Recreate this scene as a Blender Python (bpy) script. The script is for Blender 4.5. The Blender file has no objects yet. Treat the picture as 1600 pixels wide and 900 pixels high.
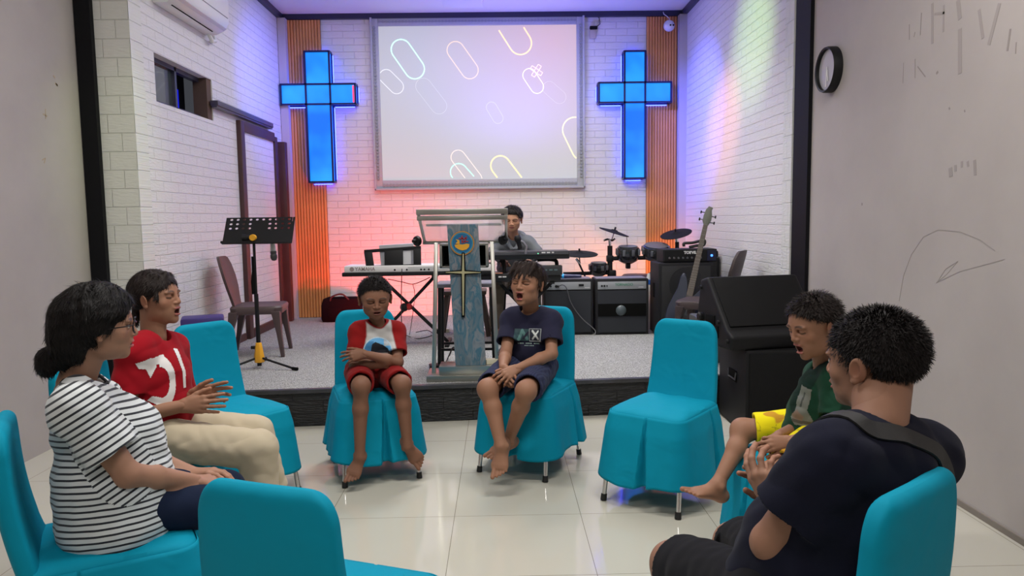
import bpy, math, random
import numpy as np
from mathutils import Vector, Matrix
PI = math.pi
random.seed(4); RNG = np.random.RandomState(7)
S = bpy.context.scene
COL = S.collection
# ------------------------------------------------------------------ camera
FPX, EYE = 1150.0, 1.44
_D = np.array([-20., -108., 1150.]); _D /= np.linalg.norm(_D)
_X = np.array([1., -.014, 0.]); _X -= _D*(_X@_D); _X /= np.linalg.norm(_X)
_U = -np.cross(_D, _X)
if _U[1] > 0: _U = -_U
CR = np.stack([_X, _D, _U], 1)
cd = bpy.data.cameras.new('camera'); cam = bpy.data.objects.new('camera', cd); COL.objects.link(cam)
cd.sensor_width = 36; cd.lens = FPX/1600*36; cd.clip_start = .05; cd.clip_end = 60
rx, up, bk = CR[0], -CR[1], -CR[2]
cam.matrix_world = Matrix(((rx[0], up[0], bk[0], 0), (rx[1], up[1], bk[1], 0), (rx[2], up[2], bk[2], EYE), (0, 0, 0, 1)))
S.camera = cam

def at(px, py, Y):
    d = CR.T@np.array([(px-800)/FPX, (py-450)/FPX, 1.]); t = Y/d[1]
    return np.array([0, 0, EYE])+t*d
def atx(px, py, x):
    d = CR.T@np.array([(px-800)/FPX, (py-450)/FPX, 1.]); t = x/d[0]
    return np.array([0, 0, EYE])+t*d
# ------------------------------------------------------------------ world, lights, exposure
S.view_settings.view_transform = 'Standard'; S.view_settings.look = 'None'
S.view_settings.gamma = 1; S.view_settings.exposure = 0.0; S.view_settings.use_curve_mapping = False
w = bpy.data.worlds.new('world'); S.world = w; w.use_nodes = True
w.node_tree.nodes['Background'].inputs[0].default_value = (.8, .85, 1, 1)
w.node_tree.nodes['Background'].inputs[1].default_value = .06

def aim(o, target):
    d = Vector(target)-o.location
    o.rotation_euler = d.to_track_quat('-Z', 'Y').to_euler()
def light(kind, loc, target, power, color, **k):
    l = bpy.data.lights.new(kind.lower()+'_light', kind); l.energy = power; l.color = color
    for a, v in k.items(): setattr(l, a, v)
    o = bpy.data.objects.new('room_or_fill_light', l); COL.objects.link(o); o.location = loc
    if target is not None: aim(o, target)
    return o
# hall ceiling lights (front room)
HALL = (1, .97, .93)
light('AREA', (-1.1, 2.7, 3.72), (-1.1, 2.7, 0), 55, HALL, shape='RECTANGLE', size=1.2, size_y=.25)
light('AREA', (1.1, 2.6, 3.72), (1.1, 2.6, 0), 55, HALL, shape='RECTANGLE', size=1.2, size_y=.25)
light('AREA', (-.2, -.3, 3.72), (-.2, -.3, 0), 50, HALL, shape='RECTANGLE', size=1.6, size_y=.6)
# stage: white ceiling light, two added wall fills, blue wash for the ceiling, red and warm floor washes for the back wall
light('AREA', (.4, 6.3, 3.8), (.5, 6.2, 0), 47, (1, .97, .92), shape='RECTANGLE', size=2.4, size_y=.35, spread=2.0)
light('AREA', (-.3, 7.6, 3.78), (-.3, 7.6, 0), 26, (.97, .96, 1), shape='RECTANGLE', size=2.6, size_y=.3)  # fill light added to brighten the upper stage walls
light('AREA', (-.4, 5.9, 3.78), (-1.4, 6.4, 1.0), 20, (1, 1, .97), shape='RECTANGLE', size=1.6, size_y=.3)  # second added fill, lifts the left stage wall
light('SPOT', (.55, 5.9, 3.7), (.85, 9.0, 1.1), 110, (1, .90, .66), spot_size=1.25, spot_blend=.9, shadow_soft_size=.2)
light('SPOT', (-1.35, 7.9, .42), (-1.6, 9.2, .95), 80, (1, .05, .03), spot_size=2.3, spot_blend=.8, shadow_soft_size=.06)
light('SPOT', (-.9, 7.3, .45), (-.95, 9.1, 1.0), 50, (1, .10, .07), spot_size=1.5, spot_blend=1, shadow_soft_size=.06)
light('SPOT', (1.55, 8.1, .42), (1.7, 9.2, .9), 45, (1, .25, .05), spot_size=2.2, spot_blend=.8, shadow_soft_size=.06)
light('SPOT', (0.2, 7.9, 2.0), (.2, 8.2, 3.9), 170, (.14, .14, 1), spot_size=2.7, spot_blend=1, shadow_soft_size=.15)
light('SPOT', (.1, 6.9, 3.7), (2.25, 8.35, 2.45), 850, (.10, .12, 1), spot_size=.75, spot_blend=1, shadow_soft_size=.05)
light('SPOT', (.2, 6.4, 3.7), (2.25, 7.45, 2.3), 240, (1, .38, .28), spot_size=.5, spot_blend=1, shadow_soft_size=.05)
light('SPOT', (.2, 6.1, 3.7), (2.25, 6.6, 3.0), 150, (.6, 1, .35), spot_size=.62, spot_blend=1, shadow_soft_size=.05)
light('SPOT', (-.2, 6.9, 3.7), (-2.56, 8.3, 2.85), 420, (.10, .12, 1), spot_size=.75, spot_blend=1, shadow_soft_size=.05)
light('SPOT', (-.6, 4.6, 3.7), (-2.75, 5.3, 1.9), 60, (.75, 1, .35), spot_size=.5, spot_blend=1, shadow_soft_size=.05)

# ------------------------------------------------------------------ materials
MATS = {}
def mat(name, color, rough=.5, metal=0., emis=None, estr=0., spec=.5, bump=None, alpha=1., trans=0., coat=0., sheen=0., var=0.):
    if name in MATS: return MATS[name]
    m = bpy.data.materials.new(name); m.use_nodes = True
    nt = m.node_tree; b = nt.nodes['Principled BSDF']
    b.inputs['Base Color'].default_value = (*color, 1); b.inputs['Roughness'].default_value = rough
    b.inputs['Metallic'].default_value = metal; b.inputs['Specular IOR Level'].default_value = spec
    b.inputs['Alpha'].default_value = alpha; b.inputs['Transmission Weight'].default_value = trans
    b.inputs['Coat Weight'].default_value = coat; b.inputs['Sheen Weight'].default_value = sheen
    if emis: b.inputs['Emission Color'].default_value = (*emis, 1); b.inputs['Emission Strength'].default_value = estr
    tc = nt.nodes.new('ShaderNodeTexCoord')
    if bump:
        n = nt.nodes.new('ShaderNodeTexNoise'); n.inputs['Scale'].default_value = bump[0]; n.inputs['Detail'].default_value = 4
        bp = nt.nodes.new('ShaderNodeBump'); bp.inputs['Strength'].default_value = bump[1]; bp.inputs['Distance'].default_value = bump[2] if len(bump) > 2 else .002
        nt.links.new(tc.outputs['Object'], n.inputs['Vector']); nt.links.new(n.outputs['Fac'], bp.inputs['Height']); nt.links.new(bp.outputs['Normal'], b.inputs['Normal'])
    if var:
        n = nt.nodes.new('ShaderNodeTexNoise'); n.inputs['Scale'].default_value = 3.5; n.inputs['Detail'].default_value = 6
        r = nt.nodes.new('ShaderNodeValToRGB'); c = np.array(color)
        r.color_ramp.elements[0].position = .3; r.color_ramp.elements[1].position = .7
        r.color_ramp.elements[0].color = (*(c*(1-var)), 1); r.color_ramp.elements[1].color = (*np.minimum(c*(1+var), 1), 1)
        nt.links.new(tc.outputs['Object'], n.inputs['Vector']); nt.links.new(n.outputs['Fac'], r.inputs['Fac']); nt.links.new(r.outputs['Color'], b.inputs['Base Color'])
    MATS[name] = m; return m
def vcol_mat(name, rough=.6, sheen=0., bump=None, spec=.4):
    m = mat(name, (.5, .5, .5), rough, sheen=sheen, bump=bump, spec=spec)
    nt = m.node_tree; a = nt.nodes.new('ShaderNodeVertexColor'); a.layer_name = 'Col'
    nt.links.new(a.outputs['Color'], nt.nodes['Principled BSDF'].inputs['Base Color']); return m

# ------------------------------------------------------------------ mesh helpers
class MB:
    def __init__(s): s.v = []; s.f = []
    def add(s, vs, fs):
        n = len(s.v); s.v += [tuple(map(float, v)) for v in vs]; s.f += [tuple(i+n for i in f) for f in fs]; return s
    def box(s, c, d, R=None):
        c = np.array(c, float); h = np.array(d, float)/2
        vs = [np.array([x, y, z])*h for x in (-1, 1) for y in (-1, 1) for z in (-1, 1)]
        if R is not None: vs = [R@v for v in vs]
        return s.add([v+c for v in vs], [(0, 1, 3, 2), (4, 6, 7, 5), (0, 4, 5, 1), (2, 3, 7, 6), (0, 2, 6, 4), (1, 5, 7, 3)])
    def rings(s, rings, closed=True, cap=True):
        n = len(rings[0]); vs = [p for r in rings for p in r]; fs = []
        for i in range(len(rings)-1):
            for j in range(n if closed else n-1):
                k = (j+1) % n; fs.append((i*n+j, i*n+k, (i+1)*n+k, (i+1)*n+j))
        if cap:
            fs.append(tuple(range(n))[::-1]); fs.append(tuple((len(rings)-1)*n+j for j in range(n)))
        return s.add(vs, fs)
    def tube(s, pts, r, n=10, cap=True):
        pts = [np.array(p, float) for p in pts]; m = len(pts)
        if np.isscalar(r): r = [r]*m
        rs = []; ref = None
        for i, p in enumerate(pts):
            t = pts[min(i+1, m-1)]-pts[max(i-1, 0)]; t /= np.linalg.norm(t)+1e-12
            if ref is None: ref = np.array([0, 0, 1.]) if abs(t[2]) < .9 else np.array([1., 0, 0])
            u = ref-t*(ref@t); u /= np.linalg.norm(u); ref = u; v = np.cross(t, u)
            rs.append([p+r[i]*(math.cos(a)*u+math.sin(a)*v) for a in np.arange(n)*2*PI/n])
        return s.rings(rs, True, cap)
    def bar(s, a, b, w, h, upv=(0, 0, 1)):
        a = np.array(a, float); b = np.array(b, float); t = b-a; L = np.linalg.norm(t); t /= L
        u = np.array(upv, float)
        if np.linalg.norm(np.cross(u, t)) < 1e-4*np.linalg.norm(u)+1e-9: u = np.array([0, 1., 0]) if abs(t[1]) < .9 else np.array([1., 0, 0])
        u -= t*(u@t); u /= np.linalg.norm(u); v = np.cross(t, u)
        return s.box((a+b)/2, (L, w, h), np.stack([t, v, u], 1))
    def lathe(s, prof, n=32, c=(0, 0, 0), R=None):
        c = np.array(c, float); rs = []
        for r, z in prof:
            ring = [np.array([r*math.cos(a), r*math.sin(a), z]) for a in np.arange(n)*2*PI/n]
            if R is not None: ring = [R@p for p in ring]
            rs.append([p+c for p in ring])
        return s.rings(rs)
    def prism(s, poly, t, c=(0, 0, 0), R=None):
        """poly in local XZ plane, thickness along local Y"""
        c = np.array(c, float); n = len(poly); rs = []
        for y in (-t/2, t/2):
            ring = [np.array([x, y, z]) for x, z in poly]
            if R is not None: ring = [R@p for p in ring]
            rs.append([p+c for p in ring])
        return s.rings(rs)
    def shift(s, d):
        d = np.array(d, float); s.v = [tuple(np.array(v)+d) for v in s.v]; return s
    def build(s, name, m, parent=None, bevel=0, smooth=False, origin=None, seg=2):
        me = bpy.data.meshes.new(name)
        v = s.v if origin is None else [tuple(np.array(p)-np.array(origin)) for p in s.v]
        me.from_pydata(v, [], s.f); me.update()
        import bmesh
        b = bmesh.new(); b.from_mesh(me); bmesh.ops.recalc_face_normals(b, faces=b.faces[:])
        if bevel:
            ed = [e for e in b.edges if len(e.link_faces) == 2 and e.calc_face_angle(0) > .6]
            bmesh.ops.bevel(b, geom=ed, offset=bevel, segments=seg, affect='EDGES', profile=.6, clamp_overlap=True)
        b.to_mesh(me); b.free()
        if smooth or bevel:
            me.shade_smooth()
            me.set_sharp_from_angle(angle=.7 if smooth else .9)
        me.materials.append(m)
        o = bpy.data.objects.new(name, me); COL.objects.link(o)
        if parent is not None: o.parent = parent
        if origin is not None and parent is None: o.location = origin
        return o
def islands(mb, name, m, parent=None, **k):
    n = len(mb.v); p = list(range(n))
    def fd(i):
        while p[i] != i: p[i] = p[p[i]]; i = p[i]
        return i
    for f in mb.f:
        for j in f[1:]:
            a, b = fd(f[0]), fd(j)
            if a != b: p[a] = b
    gr = {}
    for i in range(n): gr.setdefault(fd(i), []).append(i)
    out = []
    for r, ids in gr.items():
        mp = {i: q for q, i in enumerate(ids)}; q = MB(); q.v = [mb.v[i] for i in ids]; q.f = [tuple(mp[i] for i in f) for f in mb.f if f[0] in mp]
        out.append(q.build(name, m, parent, **k))
    return out
def rotz(a): c, s = math.cos(a), math.sin(a); return np.array([[c, -s, 0], [s, c, 0], [0, 0, 1.]])
def rotx(a): c, s = math.cos(a), math.sin(a); return np.array([[1., 0, 0], [0, c, -s], [0, s, c]])
def roty(a): c, s = math.cos(a), math.sin(a); return np.array([[c, 0, s], [0, 1., 0], [-s, 0, c]])
def thing(name, label, cat, loc=(0, 0, 0), rz=0, group=None):
    o = bpy.data.objects.new(name, None); COL.objects.link(o); o.empty_display_size = .1
    o.location = loc; o.rotation_euler = (0, 0, rz); return tag(o, label, cat, group)
def tag(o, label=None, cat=None, group=None, kind=None):
    if label: o['label'] = label
    if cat: o['category'] = cat
    if group: o['group'] = group
    if kind: o['kind'] = kind
    return o
def struct(o): o['kind'] = 'structure'; return o
def text_obj(s, size, M, name, m, parent, depth=.001, bold=0.):
    """M: 4x4 Matrix from text plane (x right, y up) to parent's space"""
    c = bpy.data.curves.new(name, 'FONT'); c.body = s; c.size = size; c.extrude = depth; c.align_x = 'CENTER'; c.align_y = 'CENTER'; c.offset = bold
    t = bpy.data.objects.new('t', c); COL.objects.link(t)
    dg = bpy.context.evaluated_depsgraph_get(); me = bpy.data.meshes.new_from_object(t.evaluated_get(dg))
    bpy.data.objects.remove(t); me.transform(M); me.name = name
    me.materials.clear(); me.materials.append(m)
    o = bpy.data.objects.new(name, me); COL.objects.link(o); o.parent = parent; return o
def M4(R, c):
    m = Matrix.Identity(4)
    for i in range(3):
        for j in range(3): m[i][j] = float(R[i][j])
        m[i][3] = float(c[i])
    return m
FRONT = np.array([[1., 0, 0], [0, 0, -1], [0, 1, 0]])      # text plane facing -Y (towards the hall)
def frame(y, z):
    """rotation with columns x,y,z ; y kept, z made perpendicular"""
    y = np.array(y, float); y /= np.linalg.norm(y); z = np.array(z, float); z -= y*(z@y); z /= np.linalg.norm(z)
    return np.stack([np.cross(y, z), y, z], 1)
# ------------------------------------------------------------------ setting
WL, WR, WB, WF, SZ, CZ, SY = -2.56, 2.25, 9.0, -3.0, .27, 3.87, 5.33
def brick_mat(name, ax, col, row=.080, wid=.26, dist=.0042, rough=.5, mort=.012):
    m = mat(name, col, rough); nt = m.node_tree; b = nt.nodes['Principled BSDF']
    tc = [n for n in nt.nodes if n.type == 'TEX_COORD'][0]
    sp = nt.nodes.new('ShaderNodeSeparateXYZ'); cb = nt.nodes.new('ShaderNodeCombineXYZ')
    nt.links.new(tc.outputs['Object'], sp.inputs[0])
    nt.links.new(sp.outputs[ax], cb.inputs[0]); nt.links.new(sp.outputs[2], cb.inputs[1])
    br = nt.nodes.new('ShaderNodeTexBrick'); br.inputs['Scale'].default_value = 1
    br.inputs['Brick Width'].default_value = wid; br.inputs['Row Height'].default_value = row
    br.inputs['Mortar Size'].default_value = .0042; br.inputs['Mortar Smooth'].default_value = .7
    br.inputs['Color1'].default_value = (1, 1, 1, 1); br.inputs['Color2'].default_value = (.93, .93, .93, 1); br.inputs['Mortar'].default_value = (0, 0, 0, 1)
    nt.links.new(cb.outputs[0], br.inputs['Vector'])
    n = nt.nodes.new('ShaderNodeTexNoise'); n.inputs['Scale'].default_value = 22; n.inputs['Detail'].default_value = 3
    mp = nt.nodes.new('ShaderNodeMapping'); mp.inputs['Scale'].default_value = (.8, 3.2, 1)
    nt.links.new(cb.outputs[0], mp.inputs['Vector']); nt.links.new(mp.outputs[0], n.inputs['Vector'])
    mx = nt.nodes.new('ShaderNodeMath'); mx.operation = 'MULTIPLY_ADD'; mx.inputs[1].default_value = 1.0
    nt.links.new(n.outputs['Fac'], mx.inputs[0]); nt.links.new(br.outputs['Color'], mx.inputs[2])
    bp = nt.nodes.new('ShaderNodeBump'); bp.inputs['Strength'].default_value = 1; bp.inputs['Distance'].default_value = dist
    nt.links.new(mx.outputs[0], bp.inputs['Height']); nt.links.new(bp.outputs['Normal'], b.inputs['Normal'])
    cr = nt.nodes.new('ShaderNodeMix'); cr.data_type = 'RGBA'; c = np.array(col)
    cr.inputs['A'].default_value = (*col, 1); cr.inputs['B'].default_value = (*(c*(1-mort*2.2)), 1)
    nt.links.new(br.outputs['Fac'], cr.inputs['Factor']); nt.links.new(cr.outputs['Result'], b.inputs['Base Color'])
    return m
M_brY = brick_mat('white_brick_panel_side', 1, (.70, .69, .68))
M_brX = brick_mat('white_brick_panel_back', 0, (.72, .70, .67))
M_black_brick = brick_mat('black_brick_panel', 0, (.004, .004, .005), row=.09, wid=.42, rough=.5, dist=.014)
def hall_wall_mat():
    m = mat('grey_mauve_paint', (.42, .385, .36), .75); nt = m.node_tree; b = nt.nodes['Principled BSDF']
    tc = [n for n in nt.nodes if n.type == 'TEX_COORD'][0]
    n = nt.nodes.new('ShaderNodeTexNoise'); n.inputs['Scale'].default_value = 1.3; n.inputs['Detail'].default_value = 7; n.inputs['Roughness'].default_value = .6
    r = nt.nodes.new('ShaderNodeValToRGB'); r.color_ramp.elements[0].position = .3; r.color_ramp.elements[1].position = .72
    r.color_ramp.elements[0].color = (.385, .345, .325, 1); r.color_ramp.elements[1].color = (.45, .41, .385, 1)
    nt.links.new(tc.outputs['Object'], n.inputs['Vector']); nt.links.new(n.outputs['Fac'], r.inputs['Fac']); nt.links.new(r.outputs['Color'], b.inputs['Base Color'])
    return m
M_hall = hall_wall_mat()
def tile_mat():
    m = mat('polished_cream_tile', (.62, .60, .50), .06, spec=.6); nt = m.node_tree; b = nt.nodes['Principled BSDF']
    tc = [n for n in nt.nodes if n.type == 'TEX_COORD'][0]
    mp = nt.nodes.new('ShaderNodeMapping'); mp.inputs['Location'].default_value = (.24, -.38+.6, 0)
    nt.links.new(tc.outputs['Object'], mp.inputs['Vector'])
    br = nt.nodes.new('ShaderNodeTexBrick'); br.offset = 0; br.inputs['Scale'].default_value = 1
    br.inputs['Brick Width'].default_value = .615; br.inputs['Row Height'].default_value = .615
    br.inputs['Mortar Size'].default_value = .0016; br.inputs['Mortar Smooth'].default_value = .2
    br.inputs['Color1'].default_value = (.55, .53, .45, 1); br.inputs['Color2'].default_value = (.53, .512, .435, 1); br.inputs['Mortar'].default_value = (.22, .20, .15, 1)
    nt.links.new(mp.outputs[0], br.inputs['Vector'])
    n = nt.nodes.new('ShaderNodeTexNoise'); n.inputs['Scale'].default_value = 2.2; n.inputs['Detail'].default_value = 5
    r = nt.nodes.new('ShaderNodeMapRange'); r.inputs['To Min'].default_value = .04; r.inputs['To Max'].default_value = .12
    nt.links.new(tc.outputs['Object'], n.inputs['Vector']); nt.links.new(n.outputs['Fac'], r.inputs['Value']); nt.links.new(r.outputs[0], b.inputs['Roughness'])
    nt.links.new(br.outputs['Color'], b.inputs['Base Color']); return m
M_tile = tile_mat()
def carpet_mat():
    m = mat('speckled_grey_carpet', (.20, .19, .19), .95, spec=.1, bump=(240, .7, .004)); nt = m.node_tree; b = nt.nodes['Principled BSDF']
    tc = [n for n in nt.nodes if n.type == 'TEX_COORD'][0]
    n = nt.nodes.new('ShaderNodeTexNoise'); n.inputs['Scale'].default_value = 190; n.inputs['Detail'].default_value = 2
    r = nt.nodes.new('ShaderNodeValToRGB'); r.color_ramp.elements[0].position = .36; r.color_ramp.elements[1].position = .64
    r.color_ramp.elements[0].color = (.085, .085, .085, 1); r.color_ramp.elements[1].color = (.52, .52, .50, 1)
    nt.links.new(tc.outputs['Object'], n.inputs['Vector']); nt.links.new(n.outputs['Fac'], r.inputs['Fac']); nt.links.new(r.outputs['Color'], b.inputs['Base Color']); return m
M_carpet = carpet_mat()
M_dark_trim = mat('dark_trim', (.006, .006, .008), .6, spec=.15)
M_white = mat('white_plaster', (.72, .71, .70), .7, bump=(40, .15, .002))
M_maroon = mat('maroon_wood', (.06, .022, .020), .45, var=.2)
M_black = mat('black_plastic', (.007, .007, .008), .5, spec=.3)
M_black_m = mat('black_matte', (.004, .004, .004), .85, spec=.1)
M_steel = mat('brushed_steel', (.55, .55, .54), .25, metal=1)
M_chrome = mat('chrome', (.8, .8, .8), .12, metal=1)
M_wood = mat('orange_fluted_wood', (.66, .27, .085), .5, var=.12)
M_wood_gap = mat('fluted_wood_groove', (.20, .075, .025), .7)

def wall(name, m, pts, th, nrm):
    """thin slab wall from a quad, thickness going outwards"""
    n = np.array(nrm, float)*th; a = [np.array(p, float) for p in pts]
    return struct(MB().rings([a, [p+n for p in a]]).build(name, m))
wall('floor', M_tile, [(-2.95, WF, 0), (2.3, WF, 0), (2.3, 5.6, 0), (-2.95, 5.6, 0)], .1, (0, 0, -1))
def front_y(x): return 5.205+.072*x
# left stage wall with an opening for the window
wy0, wy1, wz0, wz1 = 5.68, 6.79, 2.355, 2.715
def strip(mb, y0, y1, z0, z1): mb.box((WL-.08, (y0+y1)/2, (z0+z1)/2), (.16, y1-y0, z1-z0))
mb = MB(); strip(mb, SY+.18, wy0, 0, CZ); strip(mb, wy1, 9.1, 0, CZ); strip(mb, wy0, wy1, 0, wz0); strip(mb, wy0, wy1, wz1, CZ)
struct(mb.build('wall_left', M_brY))
wall('wall_right', M_brY, [(WR, SY+.02, 0), (WR, 9.1, 0), (WR, 9.1, CZ), (WR, SY+.02, CZ)], .15, (1, 0, 0))
wall('wall_back', M_brX, [(WL-.1, WB, 0), (WR+.1, WB, 0), (WR+.1, WB, CZ), (WL-.1, WB, CZ)], .15, (0, 1, 0))
wall('wall_left_hall', M_hall, [(-2.92, WF, 0), (-2.92, SY, 0), (-2.92, SY, CZ), (-2.92, WF, CZ)], .15, (-1, 0, 0))
wall('wall_right_hall', M_hall, [(WR, WF, 0), (WR, SY+.02, 0), (WR, SY+.02, CZ), (WR, WF, CZ)], .15, (1, 0, 0))
wall('wall_rear_hall', M_hall, [(-2.95, WF, 0), (2.3, WF, 0), (2.3, WF, CZ), (-2.95, WF, CZ)], .15, (0, -1, 0))
# return wall joining hall and stage, brick panels on its face, with the grooved corner
mb = MB(); mb.box(((-3.12+WL)/2, SY+.09, CZ/2), (WL+3.12, .18, CZ)); struct(mb.build('wall_left_return', brick_mat('white_brick_panel_return', 0, (.68, .68, .64), row=.13, wid=.19)))
mb = MB(); mb.box((-2.86, SY-.02, CZ/2), (.11, .05, CZ)); struct(mb.build('trim_1', M_dark_trim))
mb = MB(); mb.box((WR-.012, SY+.12, CZ/2), (.03, .26, CZ)); struct(mb.build('trim_2', M_dark_trim))
mb = MB(); mb.box((WR-.015, SY+.36, CZ/2), (.03, .17, CZ)); struct(mb.build('trim_3', brick_mat('white_brick_corner_strip', 1, (.66, .67, .64), row=.17, wid=.085)))
wall('ceiling', M_white, [(-2.95, WF, CZ), (2.35, WF, CZ), (2.35, 9.1, CZ), (-2.95, 9.1, CZ)], .1, (0, 0, 1))
# dark cornice round the stage ceiling
M_cor = mat('dark_blue_cornice', (.02, .02, .05), .4)
mb = MB(); mb.box(((WL+WR)/2, WB-.025, CZ-.03), (WR-WL, .05, .06)); struct(mb.build('trim_4', M_cor))
mb = MB(); mb.box((WL+.025, (SY+WB)/2+.1, CZ-.03), (.05, WB-SY-.2, .06)); struct(mb.build('trim_5', M_cor))
mb = MB(); mb.box((WR-.025, (SY+WB)/2+.1, CZ-.03), (.05, WB-SY-.2, .06)); struct(mb.build('trim_6', M_cor))
mb = MB(); mb.box((WR-.002, 1.2, .015), (.012, 8.2, .03)); struct(mb.build('baseboard_right', mat('dusty_skirting', (.22, .19, .16), .8)))
# white corner strips beside the fluted panels
mb = MB(); mb.box((WL+.05, WB-.06, (SZ+CZ-.06)/2), (.09, .12, CZ-.06-SZ)); struct(mb.build('trim_7', mat('pale_lilac_plaster', (.50, .46, .48), .7)))
mb = MB(); mb.box((WR-.045, WB-.06, (SZ+CZ-.06)/2), (.09, .12, CZ-.06-SZ)); struct(mb.build('trim_8', MATS['pale_lilac_plaster']))
def fluted(name, x0, x1):
    mb = MB(); mb.box(((x0+x1)/2, WB-.008, (SZ+CZ-.06)/2), (x1-x0, .016, CZ-.06-SZ)); o = struct(mb.build(name, M_wood_gap))
    n = 11; p = (x1-x0)/n; mb = MB()
    for i in range(n):
        xc = x0+(i+.5)*p; prof = [(-p*.46, 0), (-p*.38, .010), (-p*.14, .015), (p*.14, .015), (p*.38, .010), (p*.46, 0)]
        mb.rings([[(xc+a, WB-.016-b, z) for a, b in prof] for z in (SZ+.005, CZ-.065)])
    mb.build('slats', M_wood, o)
fluted('trim_9', -2.47, -2.09+.01); fluted('trim_10', 1.79, 2.155)
# stage platform: carpet deck on black brick riser
x0, x1 = WL-.0, WR
deck = [(x0, front_y(x0)+.0), (x1, front_y(x1)), (x1, WB), (x0, WB)]
struct(MB().rings([[(x, y, .005) for x, y in deck], [(x, y, SZ-.012) for x, y in deck]]).build('stage_platform', M_black_brick))
d2 = [(x0, front_y(x0)+.02), (x1, front_y(x1)+.02), (x1, WB), (x0, WB)]
struct(MB().rings([[(x, y, SZ-.012) for x, y in d2], [(x, y, SZ) for x, y in d2]]).build('stage_carpet', M_carpet))
mb = MB(); mb.bar((x0, front_y(x0)+.002, SZ-.014), (x1, front_y(x1)+.002, SZ-.014), .05, .03); struct(mb.build('trim_11', mat('scuffed_grey_edge', (.035, .035, .04), .45, bump=(30, .6, .01), var=.6), bevel=.006))
mb = MB(); mb.box((-2.74, 5.25, .135), (.36, .17, .27)); struct(mb.build('trim_12', M_black_brick))
# window in left wall
fr = MB(); ww = .035
for y in (wy0+ww/2, (wy0+wy1)/2-.02, wy1-ww/2): fr.box((WL-.10, y, (wz0+wz1)/2), (.05, ww, wz1-wz0))
for z in (wz0+ww/2, wz1-ww/2): fr.box((WL-.10, (wy0+wy1)/2, z), (.05, wy1-wy0, ww))
wn = struct(fr.build('window_1', mat('dark_window_frame', (.03, .03, .06), .35)))
MB().box((WL-.105, (wy0+wy1)/2-.28, (wz0+wz1)/2), (.006, .54, wz1-wz0-.04)).build('pane', mat('dark_glass', (.03, .04, .045), .03, spec=1.), wn)
MB().box((WL-.20, (wy0+wy1)/2+.13, (wz0+wz1)/2-.05), (.03, .30, .20)).build('blue_reflection_panel', mat('blue_reflection_glow', (0, 0, .1), .3, emis=(.0, .01, .9), estr=.8), wn)  # glowing panel added in place of the blue cross's reflection in the glass
MB().box((WL-.07, wy1-.05, (wz0+wz1)/2), (.12, .10, wz1-wz0)).build('reveal', mat('raw_wood_reveal', (.10, .06, .04), .8), wn)
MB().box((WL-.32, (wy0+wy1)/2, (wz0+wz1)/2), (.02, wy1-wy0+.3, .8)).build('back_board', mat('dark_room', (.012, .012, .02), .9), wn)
# door: maroon frame, panelled in brick sheet
dr = MB(); z1 = 2.44
dr.box((WL+.02, 7.42, (SZ+z1)/2), (.05, .11, z1-SZ)); dr.box((WL+.02, 8.52, (SZ+z1)/2-.02), (.05, .09, z1-SZ-.04)); dr.box((WL+.02, 7.97, z1-.05), (.05, 1.0, .10)); dr.box((WL+.02, 7.97, SZ+.045), (.05, 1.0, .09))
do = struct(dr.build('door_1', M_maroon, bevel=.006))
MB().box((WL+.012, 7.97, (SZ+z1)/2), (.02, 1.0, z1-SZ-.18)).build('door_panel', M_brY, do)
mb = MB(); mb.box((WL+.035, 7.54, 2.505), (.07, 1.62, .045)); mb.box((WL+.035, 7.54, 2.475), (.05, 1.62, .02)); struct(mb.build('trim_13', mat('dark_lilac_rail', (.07, .06, .09), .35), bevel=.004))
mb = MB(); mb.box((WL+.05, 8.70, (SZ+2.36)/2), (.10, .10, 2.36-SZ)); struct(mb.build('trim_14', M_maroon, bevel=.006))
mb = MB(); mb.box((WL+.01, 6.35, SZ+.035), (.02, 1.95, .07)); struct(mb.build('baseboard_left', M_maroon))
# marks on the hall walls (scuffs with a shape of their own)
M_scuff = mat('wall_scuff', (.28, .245, .23), .9); M_scuff2 = mat('wall_smudge', (.33, .295, .28), .9)
def scuffs(par, m, segs, x, sgn):
    for pts, wd in segs:
        mb = MB(); P_ = [atx(px, py, x) for px, py in pts]
        for a, b in zip(P_[:-1], P_[1:]): mb.bar(a+np.array([sgn*.0008, 0, 0]), b+np.array([sgn*.0008, 0, 0]), .0006, wd, upv=(0, -(b-a)[2], (b-a)[1]))
        mb.build('scuff_mark', m, bpy.data.objects[par])
PAR = 'wall_right_hall'; X = WR
arc = [(1405, 470), (1412, 430), (1424, 398), (1443, 370), (1466, 359), (1500, 362), (1532, 375), (1555, 392)]
scuffs(PAR, mat('pencil_line', (.33, .295, .275), .9), [(arc, .004), ([(1465, 440), (1478, 420), (1497, 408), (1480, 428), (1463, 442), (1500, 424), (1545, 412), (1570, 405)], .003)], X, -1)
scuffs(PAR, M_scuff, [([(1421, 38), (1421, 62)], .005), ([(1430, 50), (1428, 58)], .005), ([(1440, 20), (1438, 55)], .006), ([(1412, 98), (1411, 130)], .004), ([(1430, 92), (1430, 122)], .005), ([(1434, 104), (1446, 120)], .006), ([(1464, 112), (1465, 115)], .018), ([(1483, 168), (1484, 171)], .010), ([(1579, 45), (1574, 80)], .012), ([(1588, 66), (1587, 84)], .006), ([(1347, 317), (1347, 321)], .014), ([(1507, 172), (1508, 175)], .008)], X, -1)
scuffs(PAR, M_scuff2, [([(1457, 5), (1457, 68)], .020), ([(1475, 8), (1474, 50)], .014), ([(1497, 0), (1500, 30)], .03), ([(1500, 45), (1500, 115)], .03), ([(1530, 15), (1536, 60)], .02), ([(1562, 5), (1545, 70)], .022), ([(1460, 22), (1476, 20)], .012)], X, -1)
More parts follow.
